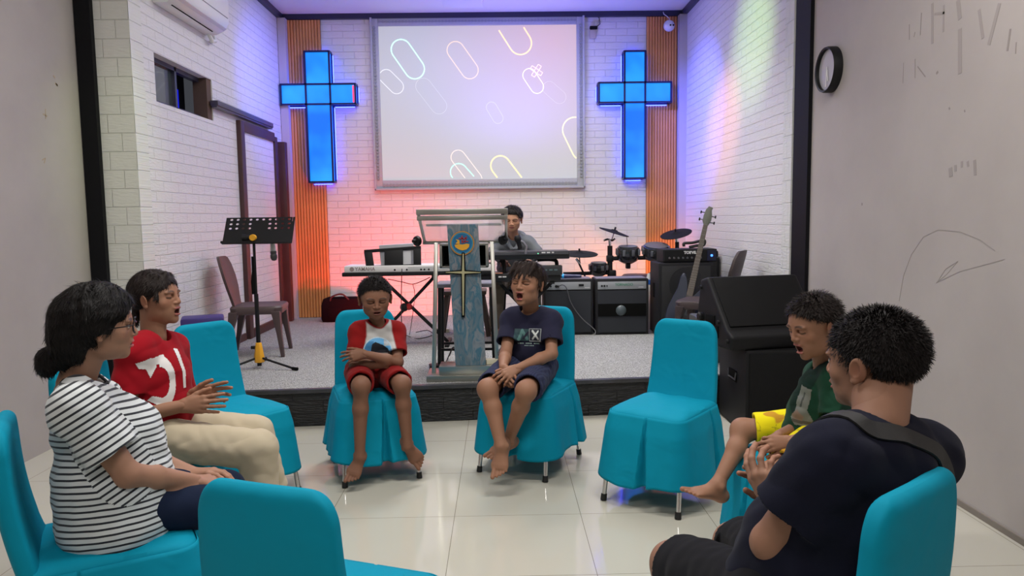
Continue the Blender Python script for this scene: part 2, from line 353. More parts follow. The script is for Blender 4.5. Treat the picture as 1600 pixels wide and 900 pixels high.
scuffs(PAR, M_scuff2, [([(1485, 262), (1486, 276)], .03), ([(1493, 258), (1493, 268)], .02), ([(1503, 252), (1503, 262)], .016), ([(1512, 252), (1513, 260)], .016), ([(1523, 250), (1524, 274)], .02)], X, -1)
PAR = 'wall_left_hall'; X = -2.92
M_chip = mat('chipped_paint', (.42, .33, .24), .9)
scuffs(PAR, M_chip, [([(83, 118), (86, 122)], .012), ([(86, 130), (90, 134), (87, 130)], .012)], X, 1)
scuffs(PAR, M_chip, [([(71, 170), (71, 186)], .008), ([(67, 178), (74, 182)], .010)], X, 1)
scuffs(PAR, M_chip, [([(66, 250), (71, 247), (69, 255)], .008)], X, 1)
# ------------------------------------------------------------------ wall fittings
def screen():
    t = thing('projection_screen', 'large white projection screen in an ornate grey frame on the back wall', 'screen', (-.22, WB, 1.80))
    o = np.array([-.22, WB, 1.80])
    x0, x1, z0, z1 = -1.49, 1.045, 1.80, 3.82; ix0, ix1, iz0, iz1 = -1.395, .95, 1.92, 3.725
    M_fr = mat('grey_moulded_frame', (.44, .46, .48), .5, bump=(60, .6, .006))
    mb = MB()
    for a, b, c, d in ((x0, ix0, z0, z1), (ix1, x1, z0, z1), (ix0, ix1, z0, iz0), (ix0, ix1, iz1, z1)):
        mb.box(((a+b)/2, WB-.02, (c+d)/2), (b-a, .04, d-c))
    mb.shift(-o).build('frame', M_fr, t, bevel=.006)
    M_cv = mat('grey_frame_carving', (.30, .32, .34), .6)     # carved beads along the frame
    for zz, hh in (((z0+iz0)/2, .03), ((z1+iz1)/2, .022)):
        mb = MB(); mb.box(((ix0+ix1)/2, WB-.0405, zz), (ix1-ix0, .004, hh*.6))
        for i in range(60): mb.box((ix0+(ix1-ix0)*(i+.5)/60, WB-.045, zz), (.022, .012, hh))
        mb.shift(-o).build('frame_carving', M_cv, t)
    for xx in ((x0+ix0)/2, (x1+ix1)/2):
        mb = MB(); mb.box((xx, WB-.0405, (iz0+iz1)/2), (.018, .004, iz1-iz0))
        for i in range(46): mb.box((xx, WB-.045, iz0+(iz1-iz0)*(i+.5)/46), (.03, .012, .022))
        mb.shift(-o).build('frame_carving', M_cv, t)
    mb = MB(); mb.box(((x0+x1)/2, WB-.05, z0+.012), (x1-x0, .03, .024)); mb.box((x0+.012, WB-.05, (z0+z1)/2), (.024, .03, z1-z0)); mb.box((x1-.012, WB-.05, (z0+z1)/2), (.024, .03, z1-z0))
    mb.shift(-o).build('frame_lip', M_fr, t, bevel=.006)
    m = mat('screen_sheet', (.30, .30, .30), .85, emis=(.60, .61, .64), estr=.62, spec=.1)
    nt = m.node_tree; tc = [n for n in nt.nodes if n.type == 'TEX_COORD'][0]; b = nt.nodes['Principled BSDF']
    g = nt.nodes.new('ShaderNodeTexGradient'); g.gradient_type = 'SPHERICAL'
    mp = nt.nodes.new('ShaderNodeMapping'); mp.inputs['Location'].default_value = (-.62*1.1, 0, -1.75*1.1); mp.inputs['Scale'].default_value = (.62, 1, .62)
    mp.inputs['Location'].default_value = (-.55, 0, -1.08)
    r = nt.nodes.new('ShaderNodeValToRGB'); r.color_ramp.elements[0].color = (.60, .62, .65, 1); r.color_ramp.elements[1].color = (.86, .56, .52, 1)
    nt.links.new(tc.outputs['Object'], mp.inputs['Vector']); nt.links.new(mp.outputs[0], g.inputs[0]); nt.links.new(g.outputs[0], r.inputs['Fac']); nt.links.new(r.outputs['Color'], b.inputs['Emission Color'])
    MB().box(((ix0+ix1)/2, WB-.012, (iz0+iz1)/2), (ix1-ix0, .01, iz1-iz0)).shift(-o).build('sheet', m, t)
    # projected rounded outlines: two end centres (pixels), radius px, colour, strength
    shp = [((627, 78), (648, 108), 15, (.45, 1, .85), 1.6, .012), ((604, 120), (620, 136), 10.5, (.95, .97, 1), .85, .009), ((712, 79), (734, 110), 13, (1, .72, .50), 1.0, .010),
           ((775, 8), (813, 68), 17, (1, .62, .22), 1.6, .014), ((827, 118), (839, 136), 10, (1, .93, .9), 1.1, .009), ((768, 168), (778, 185), 8, (.95, .93, .9), .66, .006),
           ((662, 135), (686, 166), 12, (.9, .93, .95), .64, .005), ((898, 203), (912, 232), 19, (1, .80, .35), 1.5, .012), ((716, 246), (742, 280), 11, (1, .82, .74), 1.0, .009),
           ((717, 269), (745, 300), 13, (.35, 1, .78), 1.5, .010), ((782, 259), (810, 296), 15, (1, .72, .25), 1.6, .014), ((858, 138), (874, 152), 10, (.98, .86, .84), .68, .004)]
    for k, (a, b, r, c, st, wd) in enumerate(shp):
        A_ = at(*a, WB)[[0, 2]]; B_ = at(*b, WB)[[0, 2]]; r = r*WB/FPX; u = (B_-A_)/np.linalg.norm(B_-A_); v = np.array([-u[1], u[0]])
        pts = [A_+r*(math.cos(q)*v-math.sin(q)*u) for q in np.linspace(0, PI, 15)]+[B_+r*(-math.cos(q)*v+math.sin(q)*u) for q in np.linspace(0, PI, 15)]
        pts = pts+[pts[0]]
        mm = mat('projected_glow_%d' % k, (.3, .3, .3), .85, emis=c, estr=st*.95, spec=.1); mb = MB()
        fine = []
        for p, q in zip(pts[:-1], pts[1:]): fine += [p+(q-p)*f for f in np.arange(0, 1, .25)]
        fine.append(pts[-1])
        for p, q in zip(fine[:-1], fine[1:]):
            if all(ix0+.006 < z_[0] < ix1-.006 and iz0+.006 < z_[1] < iz1-.006 for z_ in (p, q)):
                mb.bar((p[0], WB-.0185, p[1]), (q[0], WB-.0185, q[1]), .002, wd, upv=(-(q-p)[1], 0, (q-p)[0]))
        if mb.v: mb.shift(-o).build('projected_outline', mm, t)
    c = at(838, 111, WB); mb = MB()
    for a in (PI/4+.2, -PI/4+.2):
        d = np.array([math.cos(a), 0, math.sin(a)])*.075; n_ = np.array([-math.sin(a), 0, math.cos(a)])*.022
        for s_ in (-1, 1): mb.bar((c[0]-d[0]+s_*n_[0], WB-.0185, c[2]-d[2]+s_*n_[2]), (c[0]+d[0]+s_*n_[0], WB-.0185, c[2]+d[2]+s_*n_[2]), .002, .006, upv=tuple(n_))
        for s_ in (-1, 1): mb.bar((c[0]+s_*d[0]-n_[0], WB-.0185, c[2]+s_*d[2]-n_[2]), (c[0]+s_*d[0]+n_[0], WB-.0185, c[2]+s_*d[2]+n_[2]), .002, .006, upv=tuple(d))
    mb.shift(-o).build('projected_outline', mat('projected_glow_x', (1, .75, .7), .8, emis=(1, .75, .7), estr=.8), t)
screen()

def cross(cx, zt, zb, hw, za, zb2, xa, xb, label):
    t = thing('neon_cross', label, 'cross', (cx, WB, zb)); o = np.array([cx, WB, zb]); y0, y1 = WB-.03, WB-.16
    out = [(cx-hw, zb), (cx+hw, zb), (cx+hw, zb2), (xb, zb2), (xb, za), (cx+hw, za), (cx+hw, zt), (cx-hw, zt), (cx-hw, za), (xa, za), (xa, zb2), (cx-hw, zb2)]
    m = mat('lit_blue_acrylic', (.01, .05, .3), .25, emis=(.0, .18, 1), estr=1.15)
    if not m.get('done'):
        m['done'] = 1; nt = m.node_tree; b = nt.nodes['Principled BSDF']; tc = [n for n in nt.nodes if n.type == 'TEX_COORD'][0]
        n = nt.nodes.new('ShaderNodeTexNoise'); n.inputs['Scale'].default_value = 2; r = nt.nodes.new('ShaderNodeValToRGB')
        r.color_ramp.elements[0].position = .35; r.color_ramp.elements[1].position = .68
        r.color_ramp.elements[0].color = (.0, .14, 1, 1); r.color_ramp.elements[1].color = (.02, .36, 1, 1)
        nt.links.new(tc.outputs['Object'], n.inputs['Vector']); nt.links.new(n.outputs['Fac'], r.inputs['Fac']); nt.links.new(r.outputs['Color'], b.inputs['Emission Color'])
    mb = MB()
    for a, b, c, d in ((cx-hw, cx+hw, zb, zt), (xa, cx-hw, zb2, za), (cx+hw, xb, zb2, za)):
        mb.box(((a+b)/2, WB-.085, (c+d)/2), (b-a-.012, .10, d-c-.012))
    mb.shift(-o).build('lit_panel', m, t)
    fr = MB(); q = .021; n = len(out)
    for i in range(n):
        a, b = out[i], out[(i+1) % n]
        for y in (y0, y1): fr.bar((a[0], y, a[1]), (b[0], y, b[1]), q, q)
        fr.bar((a[0], y0, a[1]), (a[0], y1, a[1]), q, q)
    for a, b in (((cx-hw, zb2), (cx-hw, za)), ((cx+hw, zb2), (cx+hw, za)), ((cx-hw, za), (cx+hw, za)), ((cx-hw, zb2), (cx+hw, zb2))):
        fr.bar((a[0], y1, a[1]), (b[0], y1, b[1]), q, q)
    fr.shift(-o).build('frame', mat('dark_blue_metal', (.008, .010, .07), .35), t)
    led = MB(); n = len(out); e = .022
    for i in range(n):
        a, b = np.array(out[i]), np.array(out[(i+1) % n]); d = (b-a)/np.linalg.norm(b-a); nn = np.array([d[1], -d[0]])
        if d[1]: led.bar((a[0]+nn[0]*e, WB-.05, a[1]+d[1]*.03), (b[0]+nn[0]*e, WB-.05, b[1]-d[1]*.03), .008, .01)
        else: led.bar((a[0]+d[0]*.03, WB-.05, a[1]+nn[1]*e), (b[0]-d[0]*.03, WB-.05, b[1]+nn[1]*e), .008, .01)
    led.shift(-o).build('led_strip', mat('blue_led', (.0, .0, .3), .5, emis=(.03, .05, 1), estr=15), t)
    return t, o
t, o = cross(-2.10, 3.415, 1.905, .142, 3.04, 2.81, -2.565+.03, -1.665, 'glowing blue box cross on the wall left of the projection screen')
MB().box((-1.69, WB-.145, 2.925), (.012, .03, .19)).shift(-o).build('led_strip', mat('red_led', (.3, 0, 0), .5, emis=(1, .03, .08), estr=2.2), t)
cross(1.625, 3.38, 1.90, .122, 3.02, 2.79, 1.20, 2.055, 'glowing blue box cross on the wall right of the projection screen')
# small wall fittings
t = thing('dome_camera', 'small round white camera hanging at the right end of the stage cornice', 'camera', (2.03, 8.86, 3.60))
R_ = rotx(PI/2)
MB().lathe([(0, .06), (.03, .058), (.055, .035), (.066, 0), (.06, -.03), (0, -.035)], 28, (0, 0, .07), R_).build('body', mat('camera_white', (.75, .74, .78), .35), t, smooth=True)
for s in (-1, 1): MB().lathe([(0, .012), (.009, .01), (.011, 0), (0, -.001)], 12, (.017*s+.02, -.058, .063), R_).build('lens', M_black, t)
MB().tube([(.01, .03, .12), (.005, .02, .16), (-.03, .02, .19), (-.05, .06, .22), (-.05, .09, .25)], .005).build('cable', M_white, t)
t = thing('wall_sensor', 'tiny beige box with a wire at the top right corner of the screen frame', 'sensor', (1.145, WB, 3.56))
MB().box((.0, -.02, .05), (.075, .04, .10)).build('body', mat('beige_plastic', (.48, .42, .36), .5), t, bevel=.005)
MB().box((.01, -.03, .125), (.09, .05, .03)).build('bracket', M_dark_trim, t, bevel=.004)
MB().tube([(.05, -.02, .14), (.09, -.01, .17), (.08, -.01, .24), (.04, -.01, .27)], .004).build('wire', M_dark_trim, t)
tag(MB().box((0, 0, 0), (.44, .5, .09)).build('ceiling_box', mat('pale_grey_box', (.66, .66, .66), .6), bevel=.005), 'white rectangular box mounted on the stage ceiling above the screen', 'box').location = (-.36, 8.15, CZ-.06)
struct(MB().box((-.2, 8.10, CZ-.012), (4.6, .03, .024)).build('trim_15', M_cor))
# air conditioner
t = thing('air_conditioner', 'white split air conditioner high on the left stage wall', 'air conditioner', (WL, 6.2, 3.08))
prof = [(0, .0), (.10, .0), (.175, .035), (.215, .10), (.22, .29), (.18, .33), (0, .33)]
def acp(y0, y1): return [[np.array([x, y, z]) for x, z in prof] for y in (y0, y1)]
MB().rings(acp(-.5, .5)).build('body', mat('ac_white', (.74, .74, .75), .3), t, bevel=.012)
MB().bar((.105, -.42, .006), (.105, .38, .006), .018, .008).build('outlet_slot', M_black_m, t)
MB().bar((.185, -.47, .040), (.185, .47, .040), .03, .006, upv=(-.6, 0, 1)).build('flap', mat('ac_flap', (.6, .6, .66), .25), t)
MB().bar((.217, -.46, .135), (.217, .46, .135), .006, .006).build('seam', mat('ac_seam', (.25, .25, .27), .5), t)
MB().tube([(.05, .44, .01), (.06, .50, -.05), (.05, .56, -.03), (.04, .62, -.02), (.02, .64, .04)], .018).build('drain_hose', mat('white_hose', (.7, .69, .67), .5), t, smooth=True)
# wall clock
c = atx(1297, 109, WR-.02)
t = thing('wall_clock', 'round black rimmed clock on the right grey wall', 'clock', (WR-.001, c[1], c[2])); R_ = roty(-PI/2); r = .15
MB().lathe([(r*.86, .0), (r, .0), (r, .045), (r*.97, .06), (r*.9, .055), (r*.88, .03), (r*.86, .03)], 48, (0, 0, 0), R_).build('rim', M_black, t, smooth=True)
MB().lathe([(0, .0), (r*.885, .0), (r*.885, .035), (0, .035)], 48, (0, 0, 0), R_).build('dial', mat('clock_dial', (.42, .41, .42), .25), t, smooth=True)
MB().bar((-.04, 0, 0), (-.04, -.012, -.075), .004, .009, upv=(0, 1, 0)).build('hour_hand', M_white, t)
MB().bar((-.042, 0, .02), (-.042, .012, -.11), .004, .006, upv=(0, 1, 0)).build('minute_hand', M_white, t)

# ------------------------------------------------------------------ lectern
LY = 5.40
t = thing('lectern', 'metal framed lectern with a blue marbled column and a gold cross', 'lectern', (-.235, LY, SZ)); O = np.array([-.235, LY, SZ])
def lb(): return MB()
M_lf = mat('tarnished_steel', (.48, .47, .43), .28, metal=.9, var=.15)
mb = lb(); mb.box((0, 0, .022), (.62, .30, .044)); mb.build('base_plate', mat('tarnished_brass_steel', (.33, .32, .28), .35, metal=.8), t, bevel=.005)
mb = lb(); mb.box((0, -.02, .075), (.44, .20, .062)); mb.build('base_tray', M_lf, t, bevel=.004)
for s in (-1, 1):
    mb = lb(); mb.bar((s*.235-.03, -.04, .04), (s*.207-.03, .10, 1.0), .03, .028, upv=(0, 1, 0)); mb.build('upright', M_lf, t, bevel=.003)
# reading desk
za, zb_, ya, yb = 1.245, 1.0, -.10, .33
mb = lb()
mb.box((-.03, ya, za-.02), (.655, .03, .04)); mb.box((-.03, ya+.01, za-.065), (.65, .02, .03)); mb.box((-.03, yb, zb_-.005), (.66, .03, .03))
for s in (-1, 1): mb.bar((-.03+s*.315, ya, za-.02), (-.03+s*.315, yb, zb_), .022, .022)
mb.build('desk_frame', M_lf, t, bevel=.003)
gl = mat('clear_acrylic', (.85, .87, .87), .05, trans=.95, spec=.5)
mb = lb(); mb.bar((-.03, ya+.02, za-.05), (-.03, yb-.01, zb_+.005), .60, .008); mb.build('desk_glass', gl, t)
mb = lb(); mb.bar((-.31, .12, 1.135), (.25, .12, 1.135), .012, .02); mb.build('desk_rail', M_lf, t, bevel=.002)
for s in (-1, 1):
    MB().lathe([(0, 0), (.036, .0), (.042, .012), (.036, .03), (.015, .035), (.012, .06), (0, .06)], 20, (-.385 if s < 0 else .25, .27, 1.01), rotz(s*.75)@rotx(PI/2)).build('tilt_knob', M_black, t, smooth=True)
# shelf box
mb = lb()
for x in (-.20, .14): mb.box((x, .16, .90), (.02, .26, .17))
mb.box((-.03, .16, .82), (.36, .26, .015)); mb.box((-.03, .16, .985), (.36, .26, .015)); mb.build('shelf_box', M_lf, t, bevel=.002)
mb = lb(); mb.box((-.03, .27, .90), (.33, .03, .16)); mb.build('shelf_back', M_black_m, t)
# marbled column
def marble():
    m = mat('blue_marble_sheet', (.2, .3, .4), .12, spec=.6, coat=.3); nt = m.node_tree; b = nt.nodes['Principled BSDF']; tc = [n for n in nt.nodes if n.type == 'TEX_COORD'][0]
    mp = nt.nodes.new('ShaderNodeMapping'); mp.inputs['Scale'].default_value = (2.2, 1, .8)
    n = nt.nodes.new('ShaderNodeTexNoise'); n.inputs['Scale'].default_value = 4.5; n.inputs['Detail'].default_value = 6; n.inputs['Distortion'].default_value = 1.8
    r = nt.nodes.new('ShaderNodeValToRGB'); e = r.color_ramp.elements; e[0].position = .25; e[0].color = (.03, .10, .15, 1); e[1].position = .8; e[1].color = (.38, .42, .45, 1)
    for p, c in ((.42, (.15, .19, .22, 1)), (.5, (.06, .15, .21, 1)), (.56, (.22, .24, .26, 1)), (.66, (.14, .17, .20, 1))):
        q = e.new(p); q.color = c
    nt.links.new(tc.outputs['Object'], mp.inputs['Vector']); nt.links.new(mp.outputs[0], n.inputs['Vector']); nt.links.new(n.outputs['Fac'], r.inputs['Fac']); nt.links.new(r.outputs['Color'], b.inputs['Base Color']); return m
def col_sec(z):  # slightly bowed sheet, leaning
    f = (z-.1)/1.03; xc = .01-.04*f; w = .112
    return [(xc-w, -.075, z), (xc-w*.5, -.09, z), (xc, -.095, z), (xc+w*.5, -.09, z), (xc+w, -.075, z), (xc+w, -.055, z), (xc-w, -.055, z)]
MB().rings([col_sec(z) for z in np.linspace(.10, 1.135, 12)]).build('column_panel', marble(), t, bevel=.004)
# emblem disc
ec = np.array([-.033, -.100, 1.0]); R_ = rotx(PI/2)
def disc(r0, r1, y, n=40, c=ec):
    return MB().rings([[c+np.array([r*math.cos(a), yy, r*math.sin(a)]) for a in np.arange(n)*2*PI/n] for r, yy in ((r0, y), (r0, y-.004), (r1, y-.004), (r1, y))], cap=False)
em = MB().lathe([(0, 0), (.080, 0), (.080, .004), (0, .004)], 40, ec, R_).build('emblem', mat('emblem_blue', (.015, .14, .30), .3), t)
disc(.086, .077, .0).build('emblem_ring', mat('emblem_orange', (.60, .24, .03), .35), em)
disc(.078, .071, -.003).build('emblem_dots', mat('emblem_teal', (.08, .28, .38), .4), em)
boat = [(-.055, -.012), (-.03, -.006), (.0, -.01), (.03, -.004), (.052, -.008), (.048, -.028), (.03, -.045), (0, -.052), (-.03, -.042), (-.05, -.028)]
MB().prism(boat, .004, ec+np.array([0, -.006, 0])).build('emblem_boat', mat('emblem_yellow', (.72, .36, .03), .4), em)
MB().prism([(-.045, .03), (-.02, .022), (-.018, -.004), (-.05, -.004), (-.034, .012)], .004, ec+np.array([0, -.006, 0])).build('emblem_wing', MATS['emblem_yellow'], em)
mb = MB()
for a, b, wd in (((.0, -.0), (.0, .055), .009), ((-.025, .035), (.035, .035), .009), ((.015, .0), (.03, .05), .007), ((.0, .012), (.045, .012), .007)):
    mb.bar(ec+np.array([a[0], -.0075, a[1]]), ec+np.array([b[0], -.0075, b[1]]), .003, wd, upv=(-(b[1]-a[1]), 0, b[0]-a[0]))
mb.build('emblem_lines', mat('emblem_red', (.35, .04, .05), .4), em)
# gold cross with black edge
cc = np.array([-.030, -.104, .79])
def star(k):
    T, B, H, c = .135*k, .31*k, .125*k, (.017 if k > 1 else .0085)
    e = .011 if k > 1 else .004; d = .007 if k > 1 else .002
    return [(-e, T), (e, T), (c, c), (H, d), (H, -d), (c, -c), (e, -B), (-e, -B), (-c, -c), (-H, -d), (-H, d), (-c, c)]
MB().prism(star(1.05), .012, cc, roty(.02)).build('cross', M_black_m, t)
MB().prism(star(1.0), .012, cc+np.array([0, -.006, 0]), roty(.02)).build('cross_inlay', mat('pale_gold', (.52, .48, .28), .35, metal=.3), t)

# small black table behind the lectern
t = thing('side_table', 'small black framed table standing behind the lectern', 'table', (-.27, 5.83, SZ))
MB().box((0, 0, .66), (.46, .34, .03)).build('table_top', mat('grey_table_top', (.16, .16, .19), .4), t, bevel=.008)
for sx in (-1, 1):
    for sy in (-1, 1): MB().bar((sx*.20, sy*.14, .645), (sx*.215, sy*.155, 0), .026, .026, upv=(0, 1, 0)).build('leg', M_black, t)
mb = MB(); [mb.bar((-.205, sy*.148, .16), (.205, sy*.148, .16), .018, .018) for sy in (-1, 1)]; islands(mb, 'stretcher', M_black, t)
# odds and ends on the stage round the lectern
def blob(name, label, cat, loc, d, m, rz=0, bev=.006):
    o = MB().box((0, 0, d[2]/2), d).build(name, m, bevel=bev); o.location = loc; o.rotation_euler = (0, 0, rz); return tag(o, label, cat)
def gpt(px, py, z=SZ):
    d = CR.T@np.array([(px-800)/FPX, (py-450)/FPX, 1.]); tt = (z-EYE)/d[2]; return tuple(np.array([0, 0, EYE])+tt*d)
blob('power_adapter', 'cream power adapter on the carpet left of the lectern column', 'adapter', gpt(697, 519), (.07, .05, .035), mat('cream_plastic', (.6, .55, .4), .5))
blob('power_strip', 'cream power strip lying on the base of the lectern', 'power strip', (-.02, LY-.02, SZ+.106), (.20, .06, .035), MATS['cream_plastic'], .25)
blob('adapter_block', 'black transformer block on the carpet behind the lectern foot', 'adapter', (.0, 5.68, SZ), (.11, .16, .14), M_black, .2)
blob('adapter_block', 'black transformer block on the carpet at the left of the lectern base', 'adapter', (-.50, 5.66, SZ), (.12, .10, .05), M_black, .2)
def cable(pts, r, m, label): return tag(MB().tube(smooth_path(pts), r, 6).build('cable', m, origin=tuple(pts[0])), label, 'cable')
def smooth_path(p, k=6):
    p = [np.array(q, float) for q in p]; p = [2*p[0]-p[1]]+p+[2*p[-1]-p[-2]]; out = []
    for i in range(1, len(p)-2):
        for t_ in np.arange(k)/k:
            a, b, c, d = p[i-1:i+3]; out.append(.5*((2*b)+(-a+c)*t_+(2*a-5*b+4*c-d)*t_**2+(-a+3*b-3*c+d)*t_**3))
    out.append(p[-2]); return out
M_cab = mat('black_rubber_cable', (.015, .015, .015), .6)
g = lambda x, y: np.array(gpt(x, y))+np.array([0, 0, .006])
cable([at(628, 420, 6.66), at(627, 470, 6.66), at(629, 515, 6.66), g(640, 527), g(655, 530), g(676, 524), g(668, 517), g(650, 520)], .004, M_cab, 'thin black cable hanging from the white keyboard down to the carpet')
cable([at(606, 436, 6.68), at(630, 441, 6.68), at(645, 444, 6.68), at(662, 438, 6.68), at(672, 433, 6.68)], .004, M_cab, 'black cable drooping under the white keyboard')
cable([at(645, 444, 6.68), at(648, 460, 6.68), at(645, 490, 6.68), g(640, 524)], .003, M_cab, 'cable hanging between the crossed legs of the keyboard stand')
cable([g(760, 520), g(752, 512), g(756, 500+12), g(770, 510)], .006, M_white, 'looped white cable on the carpet right of the lectern column')
cable([g(690, 585), g(700, 560), (-.40, 5.62, .40), (-.36, 5.60, .46), (-.30, 5.70, .30)], .006, M_cab, 'tangle of black cable behind the left side of the lectern base')
cable([(.02, LY-.12, SZ+.14), (-.02, LY-.06, .46), (.05, 5.62, .50), (.09, 5.72, .42), (.12, 5.76, SZ+.01)], .006, M_cab, 'black cable looping over the right side of the lectern base')

def marks(bars, y, z, h, m, par):
    mb = MB(); [mb.box((x, y, z), (w_, .002, h)) for x, w_ in bars]; return islands(mb, 'print_mark', m, par)
# ------------------------------------------------------------------ keyboards
KY = 6.72
t = thing('keyboard', 'white electric piano on crossed black legs at the left of the stage', 'keyboard', (-.75, KY, .94)); 
W_ = .68
MB().box((0, .15, .06), (2*W_-.02, .30, .06)).build('body', mat('keyboard_white', (.72, .70, .69), .35), t, bevel=.008)
MB().box((0, .15, .013), (2*W_+.02, .33, .036)).build('underside', M_black, t, bevel=.008)
mb = MB()
for i in range(52): mb.box((-W_+.05+i*.0245, .36, .05), (.022, .13, .02))
mb.build('white_keys', mat('ivory_keys', (.8, .8, .78), .3), t)
text_obj('YAMAHA', .044, M4(FRONT, (-.48, -.002, .061)), 'lettering', mat('logo_grey', (.28, .22, .21), .5), t, .001, .001)
c0 = (.010); 
MB().lathe([(.017, 0), (.020, 0), (.020, .002), (.017, .002)], 20, (-.60, .0, .061), rotx(PI/2)).build('logo_ring', MATS['logo_grey'], t)
mb = MB(); [mb.lathe([(0, 0), (.009, 0), (.009, .003), (0, .003)], 12, (x, 0, .05), rotx(PI/2)) for x in (-.21, .03, .06, -.10, .10)]; islands(mb, 'socket', M_black, t)
MB().box((.12, -.001, .062), (.42, .003, .028)).build('rear_panel', mat('rear_panel_grey', (.5, .5, .5), .4), t)
t = thing('music_rest', 'black slotted music rest with grey sheets on the white keyboard', 'music rest', (-.97, KY+.02, .975+.03))
mb = MB(); A0 = lambda x, z: (x, z*.12, z)
for a, b, wd in (((-.215, .0), (-.235, .16), .075), ((.215, .0), (.215, .19), .07), ((.0, .0), (.0, .18), .17)):
    mb.bar(A0(a[0]+.0, a[1]), A0(b[0], b[1]), .010, wd, upv=(1, 0, 0))
mb.bar(A0(-.25, .01), A0(.25, .02), .012, .03, upv=(0, 0, 1)); mb.bar(A0(-.27, .155), A0(.25, .185), .012, .03, upv=(0, 0, 1))
mb.build('rest_frame', M_black, t, bevel=.003)
t2 = thing('document_folder', 'grey folder leaning behind the black music rest', 'folder', (-.97, KY+.07, 1.005))
MB().bar((-.13, .0, .11), (.185, .0, .125), .20, .03, upv=(0, 1, .12)).build('cover', mat('folder_grey', (.42, .42, .45), .4), t2, bevel=.003)
MB().box((.085, -.025, .09), (.14, .004, .13)).build('sheet', mat('paper_grey', (.6, .6, .62), .7), t2)
def clip(c, label):
    t = thing('desk_lamp_clip', label, 'clip lamp', c); return t
# crossed keyboard stand
t = thing('keyboard_stand', 'black crossed-leg stand with a red hub under the white keyboard', 'keyboard stand', (-.83, KY+.15, SZ))
hub = np.array([-.89+.83, 0, .36])
mb = MB(); a = (-.30, 0, .655); b = (.33, .02, .02); mb.bar(a, b, .03, .03); mb.build('leg', M_black, t, bevel=.004)
mb = MB(); a = (.23, .04, .655); b = (-.38, .06, .02); mb.bar(a, b, .03, .03); mb.build('leg', M_black, t, bevel=.004)
MB().lathe([(0, 0), (.035, 0), (.04, .015), (.03, .04), (0, .045)], 20, (hub[0]-.01, -.01, hub[2]), rotx(PI/2)).build('hub', M_black, t, smooth=True)
MB().lathe([(0, 0), (.030, 0), (.032, .02), (.02, .04), (0, .04)], 20, (hub[0]+.035, -.01, hub[2]+.005), rotx(PI/2)).build('hub_knob', mat('red_plastic', (.45, .02, .02), .4), t, smooth=True)
for x in (-.30, .23): MB().box((x, .02, .657), (.05, .36, .02)).build('support_arm', M_black, t)
for x in (-.38, .33): MB().box((x, .04, .012), (.04, .44, .024)).build('foot', M_black, t, bevel=.004)
# upper black keyboard
t = thing('keyboard', 'upper black keyboard of the two-tier stand in front of the keyboard player', 'keyboard', (.25, KY, 1.06))
MB().box((0, .15, .045), (.78, .30, .075)).build('body', mat('keyboard_black', (.015, .015, .017), .3), t, bevel=.012)
MB().box((0, .0, .062), (.76, .012, .022)).build('rear_strip', mat('dark_grey_strip', (.07, .07, .08), .3), t)
marks([(.15, .035), (.195, .03), (.235, .02)], -.008, .068, .011, mat('logo_white', (.7, .7, .7), .4), t)
mb = MB(); [mb.lathe([(0, 0), (.005, 0), (.005, .002), (0, .002)], 10, (x, -.006, .06), rotx(PI/2)) for x in (-.33, .10)]; islands(mb, 'indicator', mat('green_led', (.1, .6, .3), .4, emis=(.2, 1, .5), estr=1.2), t)
# lower keyboard
t = thing('keyboard', 'lower black keyboard of the two-tier stand behind the singing boy in navy', 'keyboard', (.16, KY+.02, .86))
MB().box((0, .16, .04), (.80, .32, .08)).build('body', MATS['keyboard_black'], t, bevel=.012)
marks([(-.16, .03), (-.12, .035)], -.002, .05, .012, MATS['logo_white'], t)
t = thing('drum_module', 'flat black box on the right arm of the two-tier keyboard stand', 'sound module', (.42, KY-.02, .915))
MB().box((0, .06, .05), (.30, .12, .085)).build('body', mat('charcoal_plastic', (.03, .032, .035), .4), t, bevel=.006)
marks([(-.03, .025), (.0, .02), (.045, .03), (.09, .03)], -.002, .055, .012, mat('logo_teal_grey', (.10, .16, .17), .5), t)
t = thing('keyboard_stand', 'black two-tier stand carrying the two black keyboards', 'keyboard stand', (.2, KY+.16, SZ))
for s in (-1, 1):
    mb = MB(); mb.bar((s*.24+.04, .05, .56), (-s*.28+.02, .05, .02), .032, .032); mb.build('leg', M_black, t, bevel=.004)
    mb = MB(); mb.tube(smooth_path([(s*.24+.04, .0, .58), (s*.24+.08, 0, .66), (s*.25+.08, 0, .76), (s*.24+.04, 0, .785), (s*.15, 0, .785)]), .018, 10); mb.build('upper_arm', M_black, t, smooth=True)
    MB().box((s*.24+.04, .0, .578), (.04, .30, .02)).build('support_arm', M_black, t)
    MB().box((-s*.28+.02, .05, .012), (.04, .42, .024)).build('foot', M_black, t, bevel=.004)
tag(MB().box((0, 0, 0), (.11, .10, .003)).build('paper_slip', mat('salmon_paper', (.75, .32, .22), .6)), 'salmon pink slip of paper on the lower black keyboard', 'paper').location = (-.03, KY+.06, .9425)
# dark wooden bench behind the keyboards
t = thing('bench', 'dark wooden bench seen between the lectern posts', 'bench', (-.36, 7.45, SZ))
MB().box((0, 0, .44), (.44, .34, .04)).build('seat', mat('dark_brown_plastic', (.045, .028, .022), .45), t, bevel=.01)
for sx in (-1, 1):
    for sy in (-1, 1): MB().bar((sx*.17, sy*.13, .43), (sx*.24, sy*.15, 0), .05, .05, upv=(0, 1, 0)).build('leg', MATS['dark_brown_plastic'], t, bevel=.006)
